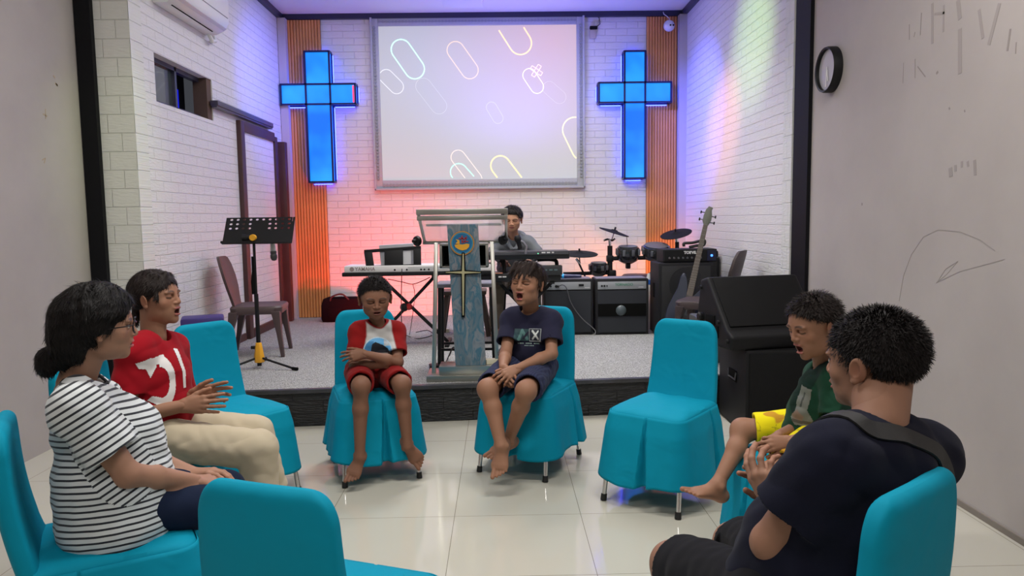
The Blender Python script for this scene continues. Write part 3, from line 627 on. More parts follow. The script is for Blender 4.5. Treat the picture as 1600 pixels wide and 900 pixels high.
# gooseneck microphones
t = thing('microphone', 'black microphone on a bent boom in front of the keyboard player', 'microphone', (.235, 6.68, 1.14))
MB().tube([(0, 0, -.02), (.005, 0, .05), (-.02, .0, .085), (-.05, 0, .10)], [.012, .012, .012, .012]).build('boom', mat('pewter', (.3, .3, .32), .3, metal=.8), t, smooth=True)
MB().lathe([(0, .0), (.020, .005), (.022, .07), (.030, .085), (.033, .11), (.022, .13), (0, .135)], 18, (-.045, .0, .02), roty(-.25)).build('mic_head', M_black, t, smooth=True)
# microphone with a blue ring on the amplifier
def handheld(label, loc, rz, body, ring, tilt=0.):
    t = thing('microphone', label, 'microphone', loc, rz); R_ = roty(PI/2+tilt)
    MB().lathe([(0, .0), (.015, .002), (.017, .03), (.020, .15), (.022, .16), (.022, .175)], 20, (-.10, 0, .024), R_).build('handle', body, t, smooth=True)
    MB().lathe([(.0235, .0), (.025, .004), (.025, .018), (.0235, .022), (0, .022)], 20, (.075, 0, .024), R_).build('ring', ring, t, smooth=True)
    MB().lathe([(.022, 0), (.027, .015), (.027, .035), (.018, .055), (0, .06)], 20, (.095, 0, .024), R_).build('grille', mat('mic_grille', (.06, .06, .06), .4, metal=.6, bump=(400, .8, .002)), t, smooth=True)
    return t
handheld('dark microphone with a bright blue ring lying on the left amplifier', (.72, 7.38, .832), PI-.15, mat('navy_mic', (.02, .025, .09), .35), mat('cyan_ring', (.02, .35, .75), .4))
# ------------------------------------------------------------------ amplifiers
M_tolex = mat('black_tolex', (.012, .012, .014), .65, spec=.25, bump=(220, .5, .003)); M_grille = mat('amp_grille_cloth', (.020, .023, .030), .85, bump=(500, .6, .002)); M_panel = mat('silver_amp_panel', (.36, .38, .41), .35, metal=.3)
def amp(label, x0, x1, y, z1, txt, vent):
    w_ = x1-x0; t = thing('guitar_amplifier', label, 'amplifier', ((x0+x1)/2, y, SZ)); H_ = z1-SZ
    mb = MB(); mb.box((0, .16, H_/2), (w_, .30, H_)); mb.build('cabinet', M_tolex, t, bevel=.012)
    MB().box((0, .16, H_+.002), (w_-.03, .27, .006)).build('top_sheet', mat('lilac_grey_vinyl', (.17, .16, .21), .5), t)
    mb = MB(); h = .075; mb.box((0, .006, H_-.065), (w_-.04, .012, h)); mb.build('control_panel', M_panel, t, bevel=.002)
    MB().box((0, .003, H_-.325), (w_-.045, .012, .42)).build('grille_cloth', M_grille, t)
    for s in (-1, 1): MB().box((s*(w_/2-.012), .0, H_/2), (.022, .012, H_-.01)).build('side_rail', M_tolex, t, bevel=.004)
    mb = MB()
    if vent:
        for i, (x, r) in enumerate(((-.20, .010), (-.175, .010), (-.15, .007))): mb.lathe([(0, 0), (r, 0), (r, .012), (0, .012)], 12, (x, 0, H_-.068), rotx(PI/2))
        islands(mb, 'control_knob', M_black, t)
        MB().box((0, -.004, H_-.31), (w_-.05, .012, .125)).build('port_opening', M_black_m, t)
        MB().lathe([(0, .02), (.03, .018), (.045, .008), (.052, 0), (0, -.001)], 28, (-.01, -.010, H_-.315), rotx(PI/2)).build('speaker_dome', mat('grey_dome', (.07, .09, .10), .4), t, smooth=True)
        text_obj('TORNADO', .036, M4(FRONT, (.02, -.003, H_-.058)), 'lettering', mat('green_print', (.03, .22, .12), .5), t)
    else:
        for i, (x, r) in enumerate(((-.20, .009), (-.175, .009), (-.12, .014), (-.10, .012))): mb.lathe([(0, 0), (r, 0), (r, .015), (0, .015)], 12, (x, 0, H_-.068), rotx(PI/2))
        islands(mb, 'control_knob', M_black, t); MB().box((.13, -.002, H_-.06), (.05, .01, .022)).build('power_switch', M_black, t)
    marks([(.19, .05)], -.002, H_-.085, .006, mat('print_white', (.7, .7, .7), .5), t)
    return t
amp('black combo amplifier directly behind the shoulder of the boy in navy', .43, .925, 7.30, .83, None, False)
amp('black combo amplifier with green lettering and a round grey dome in its port', .945, 1.475, 7.27, .83, 'T', True)
cable([(.58, 7.285, .765), (.62, 7.25, .78), (.66, 7.26, .74), (.70, 7.27, .60), (.80, 7.27, .45), (.93, 7.24, .33), (.93, 7.20, .285)], .005, mat('grey_cable', (.10, .10, .11), .5), 'black cable hanging across the front of the left amplifier')
# big cabinets at the right
def cab(label, x0, x1, y, z1, dep, txt, rz=0):
    w_ = x1-x0; t = thing('speaker_cabinet', label, 'speaker cabinet', ((x0+x1)/2, y, SZ), rz); H_ = z1-SZ
    MB().box((0, dep/2, H_/2+.01), (w_, dep, H_-.02)).build('cabinet', M_tolex, t, bevel=.014)
    MB().box((0, -.004, H_/2), (w_-.06, .014, H_-.06)).build('grille', mat('cab_grille', (.011, .011, .012), .55, bump=(300, .5, .003)), t, bevel=.004)
    for z in (H_*.72, H_*.28):
        k_ = min(1, w_/.42); MB().lathe([(.155*k_, 0), (.165*k_, 0), (.165*k_, .006), (.155*k_, .006)], 40, (0, -.010, z), rotx(PI/2)).build('speaker_ring', mat('ring_black', (.02, .02, .022), .4), t)
        MB().lathe([(0, .012), (.05, .010), (.06, 0), (0, 0)], 28, (0, -.010, z), rotx(PI/2)).build('speaker_cap', MATS['ring_black'], t, smooth=True)
    for s in (-1, 1): MB().box((s*(w_/2+.001), dep*.5, H_*.62), (.008, .07, .14)).build('side_handle', M_black_m, t)
    mb = MB(); [mb.box((sx*(w_/2-.06), dep/2+sy*(dep/2-.06), .005), (.05, .05, .03)) for sx in (-1, 1) for sy in (-1, 1)]; islands(mb, 'cabinet_foot', M_black, t)
    return t
t = cab('large black bass cabinet with white lettering behind the bass guitar', 1.52, 2.05, 7.02, .995, .40, 'Z')
text_obj('Z', .085, M4(FRONT, (-.045, -.012, .395)), 'lettering', mat('white_badge', (.75, .75, .75), .4), t, .002, .004)
text_obj('3', .070, M4(FRONT, (.17, -.012, .400)), 'lettering', MATS['white_badge'], t, .002, .004)
cab('tall black cabinet in the corner at the right of the bass cabinet', 2.03, 2.235, 7.44, 1.02, .30, None)
t = thing('amplifier_head', 'black amplifier head with a blue light on top of the bass cabinet', 'amplifier', (1.83, 7.04, .997))
MB().box((0, .16, .065), (.52, .30, .125)).build('case', M_tolex, t, bevel=.006)
MB().box((0, .004, .065), (.50, .01, .10)).build('face_panel', M_black, t)
text_obj('TORVIL', .036, M4(FRONT, (.0, -.003, .095)), 'lettering', MATS['print_white'], t, .001, .002)
mb = MB(); [mb.lathe([(0, 0), (.010, 0), (.009, .016), (0, .016)], 14, (-.20+.043*i, 0, .045), rotx(PI/2)) for i in range(8)]; islands(mb, 'control_knob', mat('knob_grey', (.10, .10, .11), .35), t)
MB().box((.205, -.001, .065), (.085, .012, .10)).build('display', mat('blue_display', (.004, .006, .03), .3), t)
MB().lathe([(0, 0), (.012, 0), (.010, .005), (0, .005)], 14, (.205, -.008, .065), rotx(PI/2)).build('power_light', mat('blue_light', (.05, .2, 1), .3, emis=(.05, .2, 1), estr=3), t)
blob('pedal', 'small black box on the corner cabinet beside the amplifier head', 'box', (2.13, 7.5, 1.021), (.17, .18, .07), M_black, 0, .02)
tag(MB().tube(smooth_path([(-.10, 0, .02), (-.10, 0, .05), (-.02, 0, .055), (.05, .0, .07), (.10, 0, .075), (.09, 0, .03), (.02, 0, .025), (-.05, 0, .012)]), .014, 8).build('cable_coil', M_cab, smooth=True), 'bunch of thick black cable on top of the amplifier head', 'cable').location = (1.90, 7.16, 1.127)

# ------------------------------------------------------------------ subwoofer and wedge
t = thing('subwoofer', 'big black subwoofer cabinet on the floor against the right wall', 'speaker', (1.90, 4.66, 0))
M_spk = mat('black_speaker_paint', (.008, .008, .009), .6, spec=.25, bump=(180, .4, .002))
MB().box((0, .29, .29), (.64, .58, .56)).build('cabinet', M_spk, t, bevel=.012)
MB().box((0, -.003, .29), (.60, .012, .52)).build('grille', mat('steel_mesh_black', (.005, .005, .0055), .65, spec=.2, bump=(500, .8, .002)), t, bevel=.004)
mb = MB(); mb.box((-.322, .26, .36), (.008, .16, .075)); islands(mb, 'side_handle', M_black_m, t, bevel=.003)
MB().tube([(-.327, .18, .39), (-.330, .19, .34), (-.330, .33, .34), (-.327, .34, .39)], .006).build('handle_rim', mat('handle_grey', (.06, .06, .065), .4), t)
t = thing('stage_monitor', 'black wedge loudspeaker lying on top of the subwoofer', 'speaker', (1.80, 4.74, .572), .20)
pf = [(-.03, .0), (.36, .0), (.44, .20), (.40, .43), (.30, .455), (.03, .13), (-.05, .09)]
mb = MB(); mb.rings([[(x, y+(abs(x) > .30)*.0, z) for y, z in pf] for x in (-.34, .34)]); mb.build('cabinet', M_spk, t, bevel=.02, seg=3)
a = np.array([0, .03, .135]); b = np.array([0, .30, .455])
n_ = np.array([0, -(b-a)[2], (b-a)[1]]); n_ /= np.linalg.norm(n_)
mb = MB(); mb.bar(a+n_*.004+(b-a)*.03, a+n_*.004+(b-a)*.97, .62, .012, upv=tuple(n_)); mb.build('grille', MATS['steel_mesh_black'], t, bevel=.005)
mb = MB(); mb.box((-.342, .24, .17), (.012, .12, .07)); mb.box((-.342, .16, .10), (.012, .06, .08)); islands(mb, 'side_handle', M_black_m, t, bevel=.004)
mb = MB(); [mb.lathe([(0, 0), (.014, 0), (.012, .014), (0, .015)], 14, (-.345, y, z), roty(-PI/2)) for y, z in ((.0, .06), (.39, .06), (.37, .38), (.12, .17))]; islands(mb, 'corner_bolt', M_black, t)
MB().lathe([(0, 0), (.028, .0), (.030, .02), (.02, .03), (0, .03)], 18, (-.345, .36, .18), roty(-PI/2)).build('pole_socket', M_black, t, smooth=True)

# ------------------------------------------------------------------ drum kit
t = thing('electronic_drum_kit', 'black electronic drum kit on a rack behind the amplifiers', 'drum kit', (1.45, 8.0, SZ)); DO = np.array([1.45, 8.0, SZ]); DY = 8.0
q = lambda x, y, Y=DY: at(x, y, Y)-DO
M_rub = mat('black_rubber', (.008, .008, .009), .75, spec=.2); M_pad = mat('pad_grey', (.10, .11, .12), .4)
def post(a, b, r, name='rack_tube', m=M_black): MB().tube([a, b], r, 14).build(name, m, t, smooth=True)
p = q(953, 384); post(p, (p[0], p[1], 0), .028)
p2 = q(1090, 384); post((q(1058, 378)), (q(1058, 378)[0], 0, 0), .022)
post(q(955, 404), q(1040, 402), .022); post(q(880, 428), q(958, 426), .020); post(q(1040, 402), q(1058, 402), .022)
p = q(848, 424); post(q(884, 428), (q(884, 428)[0]-.02, .1, 0), .02)
for a in ((953, 404), (957, 427)): 
    c = q(*a); MB().box(c, (.075, .07, .07)).build('rack_clamp', M_black, t, bevel=.012)
def cym(px, py, r, tx, ty, Y=DY):
    c = q(px, py, Y); R_ = roty(tx)@rotx(ty)
    o = MB().lathe([(0, .014), (.03, .014), (.04, .006), (r*.5, 0), (r, -.010), (r*.98, -.016), (r*.5, -.008), (0, -.004)], 40, c, R_).build('cymbal_pad', M_rub, t, smooth=True)
    MB().lathe([(0, 0), (.010, 0), (.010, .045), (0, .047)], 10, c, R_).build('wing_nut', M_black, o); return c, R_
c, R_ = cym(960, 361, .170, .30, .10); post(c-R_@np.array([0, 0, .01]), q(955, 377), .008, 'cymbal_rod', M_chrome); post(q(952, 374), q(953, 384), .016, 'chrome_clamp', M_chrome)
MB().tube([q(943, 376), q(949, 374), q(957, 376), q(961, 373)], .012, 8).build('wing_clamp', M_chrome, t, smooth=True)
c, R_ = cym(1056, 364, .172, -.24, .22); post(c-R_@np.array([0, 0, .01]), q(1057, 374), .008, 'cymbal_rod', M_chrome); post(q(1057, 373), q(1058, 386), .017, 'chrome_clamp', M_chrome)
c, R_ = cym(905, 395, .20, .03, .14, 7.85); post(c-R_@np.array([0, 0, .01]), q(906, 412, 7.85), .008, 'cymbal_rod', M_chrome); post(q(903, 408, 7.85), q(917, 438, 7.85), .010, 'boom_arm'); post(q(900, 404, 7.85), q(906, 412, 7.85), .014, 'chrome_clamp', M_chrome)
MB().tube([q(979, 368), q(980, 380), q(980, 392)], .003, 6).build('cymbal_lead', M_cab, t)
def pad(px, py, r, h, tilt, Y=DY):
    c = q(px, py, Y); R_ = rotx(tilt)
    o = MB().lathe([(0, h*.55), (r*.82, h*.55), (r*.95, h*.5), (r, h*.35), (r, -h*.1), (r*.85, -h*.4), (r*.4, -h*.6), (0, -h*.62)], 36, c, R_).build('drum_pad', mat('gloss_black_shell', (.02, .022, .025), .12, spec=.8), t, smooth=True)
    MB().lathe([(0, 0), (r*.84, 0), (r*.84, .006), (0, .006)], 36, c+R_@np.array([0, 0, h*.56]), R_).build('drum_head', M_pad, o, smooth=True)
    mb = MB()
    for i in range(8):
        a = i*PI/4+.3; mb.box(c+R_@np.array([r*math.cos(a), r*math.sin(a), h*.2]), (.03, .03, h*.4), R_@rotz(a))
    islands(mb, 'tension_lug', mat('lug_grey', (.16, .17, .19), .3, metal=.4), o, bevel=.004)
    MB().box(c+R_@np.array([0, -.02, -h*.75]), (.05, .06, .06)).build('pad_bracket', M_black, o, bevel=.01)
pad(981, 398, .122, .16, .10); pad(1025, 395, .15, .15, .25); pad(935, 421, .098, .13, .1); pad(1002+30, 432, .11, .10, .1)
t = thing('drum_throne', 'round brown padded stool seat behind the green-lettered amplifier', 'stool', (1.56, 8.35, SZ))
MB().lathe([(0, .52), (.15, .52), (.175, .50), (.175, .47), (.15, .455), (0, .455)], 32).build('seat', mat('brown_vinyl', (.10, .055, .05), .5), t, smooth=True)
MB().tube([(0, 0, .46), (0, 0, .12)], .016).build('post', M_black, t)
for k in range(3):
    a = k*2*PI/3+.4; MB().bar((0, 0, .22), (.24*math.cos(a), .24*math.sin(a), .014), .02, .012).build('leg', M_black, t)
t = thing('water_bottle', 'small clear bottle with a blue band between the amplifiers and the bass cabinet', 'bottle', (1.55, 7.62, .0+SZ))
MB().lathe([(0, 0), (.033, .0), (.035, .01), (.035, .52), (.02, .56), (.014, .585), (0, .585)], 20).build('bottle', mat('clear_plastic', (.6, .62, .62), .15, alpha=.8), t, smooth=True)
MB().lathe([(.036, .47), (.0365, .47), (.0365, .52), (.036, .52)], 20).build('band', mat('blue_label', (.02, .12, .5), .4), t)

# ------------------------------------------------------------------ music stand
t = thing('music_stand', 'black perforated music stand with yellow fittings at the left of the stage', 'music stand', (-1.945, 5.87, SZ))
c0 = np.array([-1.945, 5.87, SZ]); pa = (0, 0, .02); pb = (-.01, .03, 1.02)
MB().tube([pa, (-.006, .015, .60)], .017, 14).build('lower_tube', M_black, t, smooth=True); MB().tube([(-.006, .015, .58), pb], .011, 12).build('upper_tube', M_black, t, smooth=True)
MB().tube([(-.02, .0, .60), (-.022, .0, .70), (-.016, .005, .78), (-.02, .005, .9)], [.014, .016, .013, .008]).build('grip_sleeve', M_black_m, t, smooth=True)
MB().lathe([(.040, .05), (.042, .055), (.042, .10), (.024, .21), (.020, .21), (0, .21)], 6).build('base_collar', mat('yellow_plastic', (.75, .36, .02), .4), t, bevel=.004)
MB().tube([(-.03, 0, .17), (-.06, 0, .17)], .014).build('knob', M_black, t)
MB().tube([(0, 0, .0+.03), (0, 0, .06)], .014).build('base_plug', M_black, t)
for a in (-.35, -.35+2*PI/3, -.35-2*PI/3):
    d = np.array([math.cos(a), math.sin(a), 0]); o = MB().tube([d*.03+(0, 0, .085), d*.33+(0, 0, .014)], .009, 10).build('leg', M_black, t, smooth=True)
    MB().tube([d*.31+(0, 0, .016), d*.36+(0, 0, .013)], .013, 10).build('rubber_foot', M_black_m, o, smooth=True)
MB().lathe([(.010, -.02), (.024, -.02), (.026, 0), (.024, .02), (.010, .02)], 20, (-.005, .0, 1.05), rotx(PI/2)@rotz(0)).build('tilt_ring', MATS['yellow_plastic'], t, smooth=True)
MB().tube([(-.09, .01, 1.05), (-.03, .01, 1.05)], [.028, .02]).build('tilt_knob', M_black, t, smooth=True)
# perforated desk built as a lattice with real holes
def perforated(W0, H0, holes, r, th):
    mb = MB(); xs = sorted(set([-W0/2, W0/2]+[h[0]-.028 for h in holes]+[h[0]+.028 for h in holes])); 
    return mb
xs = [-.240+.053*i for i in range(4)]+[.082+.053*i for i in range(4)]
rowz = [.185, .238]; cell = .0265; N = 12
def desk():
    mb = MB(); th = .004
    # full cells grid: columns of width .053 between -.2665..-.0545 and .0555..
    def rect(x0, x1, z0, z1):
        mb.box(((x0+x1)/2, 0, (z0+z1)/2), (x1-x0, th, z1-z0))
    def holecell(cx, cz, r=.0125):
        sq = []
        ang = [PI/4+i*2*PI/(N*1.0) for i in range(N)]
        inner = [(cx+r*math.cos(a), cz+r*math.sin(a)) for a in ang]; outer = []
        for a in ang:
            c, s = math.cos(a), math.sin(a); k = cell/max(abs(c), abs(s)); outer.append((cx+k*c, cz+k*s))
        for y, flip in ((-th/2, 0), (th/2, 1)):
            n = len(mb.v); mb.v += [(x, y, z) for x, z in inner+outer]
            for i in range(N): j = (i+1) % N; mb.f.append((n+i, n+j, n+N+j, n+N+i))
        n = len(mb.v); mb.v += [(x, y, z) for y in (-th/2, th/2) for x, z in inner]
        for i in range(N): j = (i+1) % N; mb.f.append((n+i, n+j, n+N+j, n+N+i))
    allx = [-.240+.053*i for i in range(10)]
    for cx in xs:
        for cz in rowz: holecell(cx, cz)
    for cx in allx: holecell(cx, .291)
    rect(-.2665, .2675, .0, .1585); rect(-.0545, .0555, .1585, .2645); rect(-.285, -.2665, 0, .3175); rect(.2675, .285, 0, .3175); 
    mb.box((0, -.02, .0), (.57, .045, .004))
    mb.box((0, -.041, .010), (.57, .004, .022))
    return mb
dk = desk(); dk.v = [tuple(rotx(-.42)@np.array(v)*np.array([.97, 1, .60/.60])+np.array([.015, .03, 1.0])) for v in dk.v]
dk.v = [(x, y, 1.0+(z-1.0)*.72) for x, y, z in dk.v]
dk.build('desk_plate', M_black, t)
mic = handheld('silver microphone with a black tip hanging behind the music stand desk', (0, 0, 0), 0, mat('silver_mic', (.5, .5, .5), .35), mat('dark_ring', (.03, .03, .03), .4))
mic.location = tuple(at(421, 378, 5.98)-np.array([0, 0, -.0])); mic.rotation_euler = (0, PI/2-.05, 0); mic.location.x += .0

# ------------------------------------------------------------------ plastic chairs
M_rattan = mat('brown_plastic_chair', (.075, .048, .047), .45)
def weave():
    m = mat('woven_brown_plastic', (.055, .036, .036), .5); nt = m.node_tree; b = nt.nodes['Principled BSDF']; tc = [n for n in nt.nodes if n.type == 'TEX_COORD'][0]
    br = nt.nodes.new('ShaderNodeTexBrick'); br.inputs['Scale'].default_value = 1; br.inputs['Brick Width'].default_value = .03; br.inputs['Row Height'].default_value = .012; br.inputs['Mortar Size'].default_value = .002; br.inputs['Mortar Smooth'].default_value = 1
    sp = nt.nodes.new('ShaderNodeSeparateXYZ'); cb = nt.nodes.new('ShaderNodeCombineXYZ'); ad = nt.nodes.new('ShaderNodeMath')
    nt.links.new(tc.outputs['Object'], sp.inputs[0]); nt.links.new(sp.outputs[1], ad.inputs[0]); nt.links.new(sp.outputs[2], ad.inputs[1]); nt.links.new(sp.outputs[0], cb.inputs[0]); nt.links.new(ad.outputs[0], cb.inputs[1]); nt.links.new(cb.outputs[0], br.inputs['Vector'])
    bp = nt.nodes.new('ShaderNodeBump'); bp.invert = True; bp.inputs['Distance'].default_value = .003; nt.links.new(br.outputs['Fac'], bp.inputs['Height']); nt.links.new(bp.outputs['Normal'], b.inputs['Normal']); return m
M_weave = weave()
def plastic_chair(label, loc, rz, m):
    """front faces local -Y"""
    t = thing('plastic_chair', label, 'chair', loc, rz)
    def rr(hx, y0, y1, z, n=6, r=.07):
        pts = []
        for cx, cy, a0 in ((hx-r, y1-r, 0), (-hx+r, y1-r, PI/2), (-hx+r, y0+r, PI), (hx-r, y0+r, 3*PI/2)):
            for k in range(n+1): a = a0+k*PI/2/n; pts.append((cx+r*math.cos(a), cy+r*math.sin(a), z))
        return pts
    MB().rings([rr(.19, -.20, .20, .372), rr(.215, -.225, .21, .38), rr(.22, -.23, .215, .43), rr(.21, -.22, .205, .445), rr(.16, -.16, .15, .436)]).build('seat', m, t, smooth=True)
    rows = []
    for z, hw in ((.41, .135), (.46, .13), (.52, .15), (.60, .185), (.70, .20), (.80, .185), (.86, .15), (.875, .11)):
        y = .19+(z-.42)*.26; c = .03*(hw/.2); n = 8; ring = []
        for k in range(n+1): u = -1+2*k/n; ring.append((hw*u, y-c*(u*u)+.0, z))
        for k in range(n, -1, -1): u = -1+2*k/n; ring.append((hw*u, y-c*(u*u)+.022, z))
        rows.append(ring)
    MB().rings(rows).build('backrest', m, t, smooth=True)
    for sx in (-1, 1):
        for sy in (-1, 1):
            a = np.array([sx*.175, sy*.175, .40]); b = np.array([sx*.215, sy*(.225 if sy < 0 else .26), 0]); rs = []
            for f, w_ in ((0, .055), (.15, .045), (.5, .030), (1, .022)):
                c = a+(b-a)*f; rs.append([c+np.array([w_*i, w_*.7*j, 0]) for i, j in ((-1, -1), (1, -1), (1, 1), (-1, 1))])
            MB().rings(rs).build('leg', m, t, bevel=.006)
    return t
plastic_chair('brown plastic chair against the left stage wall behind the music stand', (-2.15, 6.55, SZ), PI/2+.12, M_rattan)
plastic_chair('woven brown plastic chair in the right corner with the bass guitar leaning on it', (1.80, 6.36, SZ), math.atan2(-.85, -.5), M_weave)

# ------------------------------------------------------------------ bass guitar
t = thing('bass_guitar', 'dark bass guitar leaning upright against the plastic chair seat', 'bass guitar', (1.68, 6.72, SZ)); B0 = np.array([1.68, 6.72, SZ])
nb = at(1076, 470, 6.74)-B0; nt_ = at(1103, 352, 6.90)-B0; ax = (nt_-nb)/np.linalg.norm(nt_-nb); L_ = np.linalg.norm(nt_-nb)
Rg = frame(ax, (-.45, -1, .1))      # columns: across, along, face normal
G_ = lambda u, v, w_=0: nb+Rg@np.array([u, v, w_])
body = [(-.03, .06), (-.045, .16), (-.075, .235), (-.105, .245), (-.12, .20), (-.125, .10), (-.15, .0), (-.175, -.12), (-.165, -.24), (-.11, -.33), (-.02, -.36), (.08, -.34), (.15, -.26), (.165, -.16), (.13, -.05), (.11, .02), (.125, .09), (.105, .125), (.07, .10), (.03, .05)]
bp_ = smooth_path([np.array([a, b, 0]) for a, b in body+[body[0]]], 4)[:-1]
MB().rings([[G_(p[0]*k, p[1]*k-(1-k)*.1, w_) for p in bp_] for k, w_ in ((.95, -.022), (1, -.012), (1, .012), (.95, .022))]).build('body', mat('dark_blue_grey_lacquer', (.014, .018, .034), .5, spec=.3), t, smooth=True)
MB().rings([[G_(u, v, w_) for u, w_ in ((-hw, .022), (hw, .022), (hw*.7, .0), (-hw*.7, .0))] for v, hw in ((-.10, .031), (L_, .021))]).build('neck', mat('rosewood', (.07, .045, .03), .45), t)
mb = MB()
for i in range(20):
    v = L_*(1-(1-2**(-i/12))*1.25)
    if v < -.08: break
    mb.bar(G_(-.030+.008*v/L_, v, .0235), G_(.030-.008*v/L_, v, .0235), .004, .003, upv=tuple(Rg[:, 2]))
islands(mb, 'fret', mat('dull_nickel', (.16, .15, .13), .5, metal=.5), t)
mb = MB(); [mb.bar(G_(-.018+.012*i, -.25, .031), G_(-.013+.0087*i, L_+.04, .026), .002, .002, upv=tuple(Rg[:, 2])) for i in range(4)]; islands(mb, 'string', MATS['dull_nickel'], t)
hs = [(-.021, 0), (-.040, .035), (-.040, .09), (-.030, .15), (-.010, .185), (.030, .175), (.024, .15), (.036, .10), (.038, .05), (.021, 0)]
MB().rings([[G_(a, b+L_, w_) for a, b in hs] for w_ in (-.004, .012)]).build('headstock', mat('weathered_green_wood', (.085, .09, .065), .6), t, bevel=.003)
for s, v in ((-1, .12), (-1, .05), (1, .09), (1, .03)):
    o = MB().tube([G_(s*.03, L_+v, .004), G_(s*.065, L_+v, .004)], .004, 8).build('tuning_post', M_black, t); MB().box(G_(s*.070, L_+v, .004), (.012, .026, .022), Rg).build('tuning_peg', M_black, o, bevel=.004)
MB().box(G_(0, -.16, .026), (.085, .03, .012), Rg).build('pickup', M_black, t); MB().box(G_(0, -.25, .027), (.075, .04, .014), Rg).build('bridge', M_chrome, t)
# grey case under the bass guitar, in front of the chair
blob('equipment_case', 'flat grey case standing behind the empty chair beside the wedge loudspeaker', 'case', (1.76, 5.88, SZ), (.42, .24, .375), mat('grey_case', (.06, .065, .065), .5), 0, .02)
# maroon bag, purple box
t = thing('shoulder_bag', 'maroon fabric bag on the stage below the red-lit wall', 'bag', (-1.86, 8.62, SZ))
MB().rings([[(sx*w_, sy*d, z) for sx, sy in ((-1, -1), (-.8, -1.15), (.8, -1.15), (1, -1), (1, 1), (-1, 1))] for z, w_, d in ((.0, .21, .09), (.04, .225, .10), (.2, .22, .10), (.27, .20, .08), (.285, .16, .05))]).build('body', mat('maroon_fabric', (.007, .004, .006), .95, spec=.05), t, smooth=True)
MB().tube(smooth_path([(-.12, -.09, .24), (-.09, -.10, .30), (.02, -.09, .325), (.10, -.09, .26)]), .010, 8).build('handle', mat('maroon_strap', (.03, .01, .012), .8), t, smooth=True)
MB().box((-.06, -.115, .11), (.16, .012, .13)).build('pocket', MATS['maroon_fabric'], t, bevel=.005)
blob('cushion_box', 'dark purple box standing at the left edge of the stage behind the empty chair', 'box', (-2.25, 5.55, SZ), (.30, .22, .47), mat('deep_purple_vinyl', (.035, .02, .16), .5), .35, .02)
# ------------------------------------------------------------------ banquet chairs in turquoise stretch covers
def cover_mat():
    m = mat('turquoise_cover_cloth', (.0, .265, .40), .75, spec=.15); nt = m.node_tree; b = nt.nodes['Principled BSDF']; tc = [n for n in nt.nodes if n.type == 'TEX_COORD'][0]
    n = nt.nodes.new('ShaderNodeTexNoise'); n.inputs['Scale'].default_value = 7; n.inputs['Detail'].default_value = 2; n.inputs['Distortion'].default_value = .6
    n2 = nt.nodes.new('ShaderNodeTexNoise'); n2.inputs['Scale'].default_value = 900
    a = nt.nodes.new('ShaderNodeMath'); a.operation = 'MULTIPLY_ADD'; a.inputs[1].default_value = .02
    nt.links.new(tc.outputs['Object'], n.inputs['Vector']); nt.links.new(tc.outputs['Object'], n2.inputs['Vector'])
    nt.links.new(n2.outputs['Fac'], a.inputs[0]); nt.links.new(n.outputs['Fac'], a.inputs[2])
    bp = nt.nodes.new('ShaderNodeBump'); bp.inputs['Distance'].default_value = .012; bp.inputs['Strength'].default_value = .6
    nt.links.new(a.outputs[0], bp.inputs['Height']); nt.links.new(bp.outputs['Normal'], b.inputs['Normal']); return m
M_cover = cover_mat(); M_foot = mat('black_rubber_foot', (.01, .01, .01), .6)
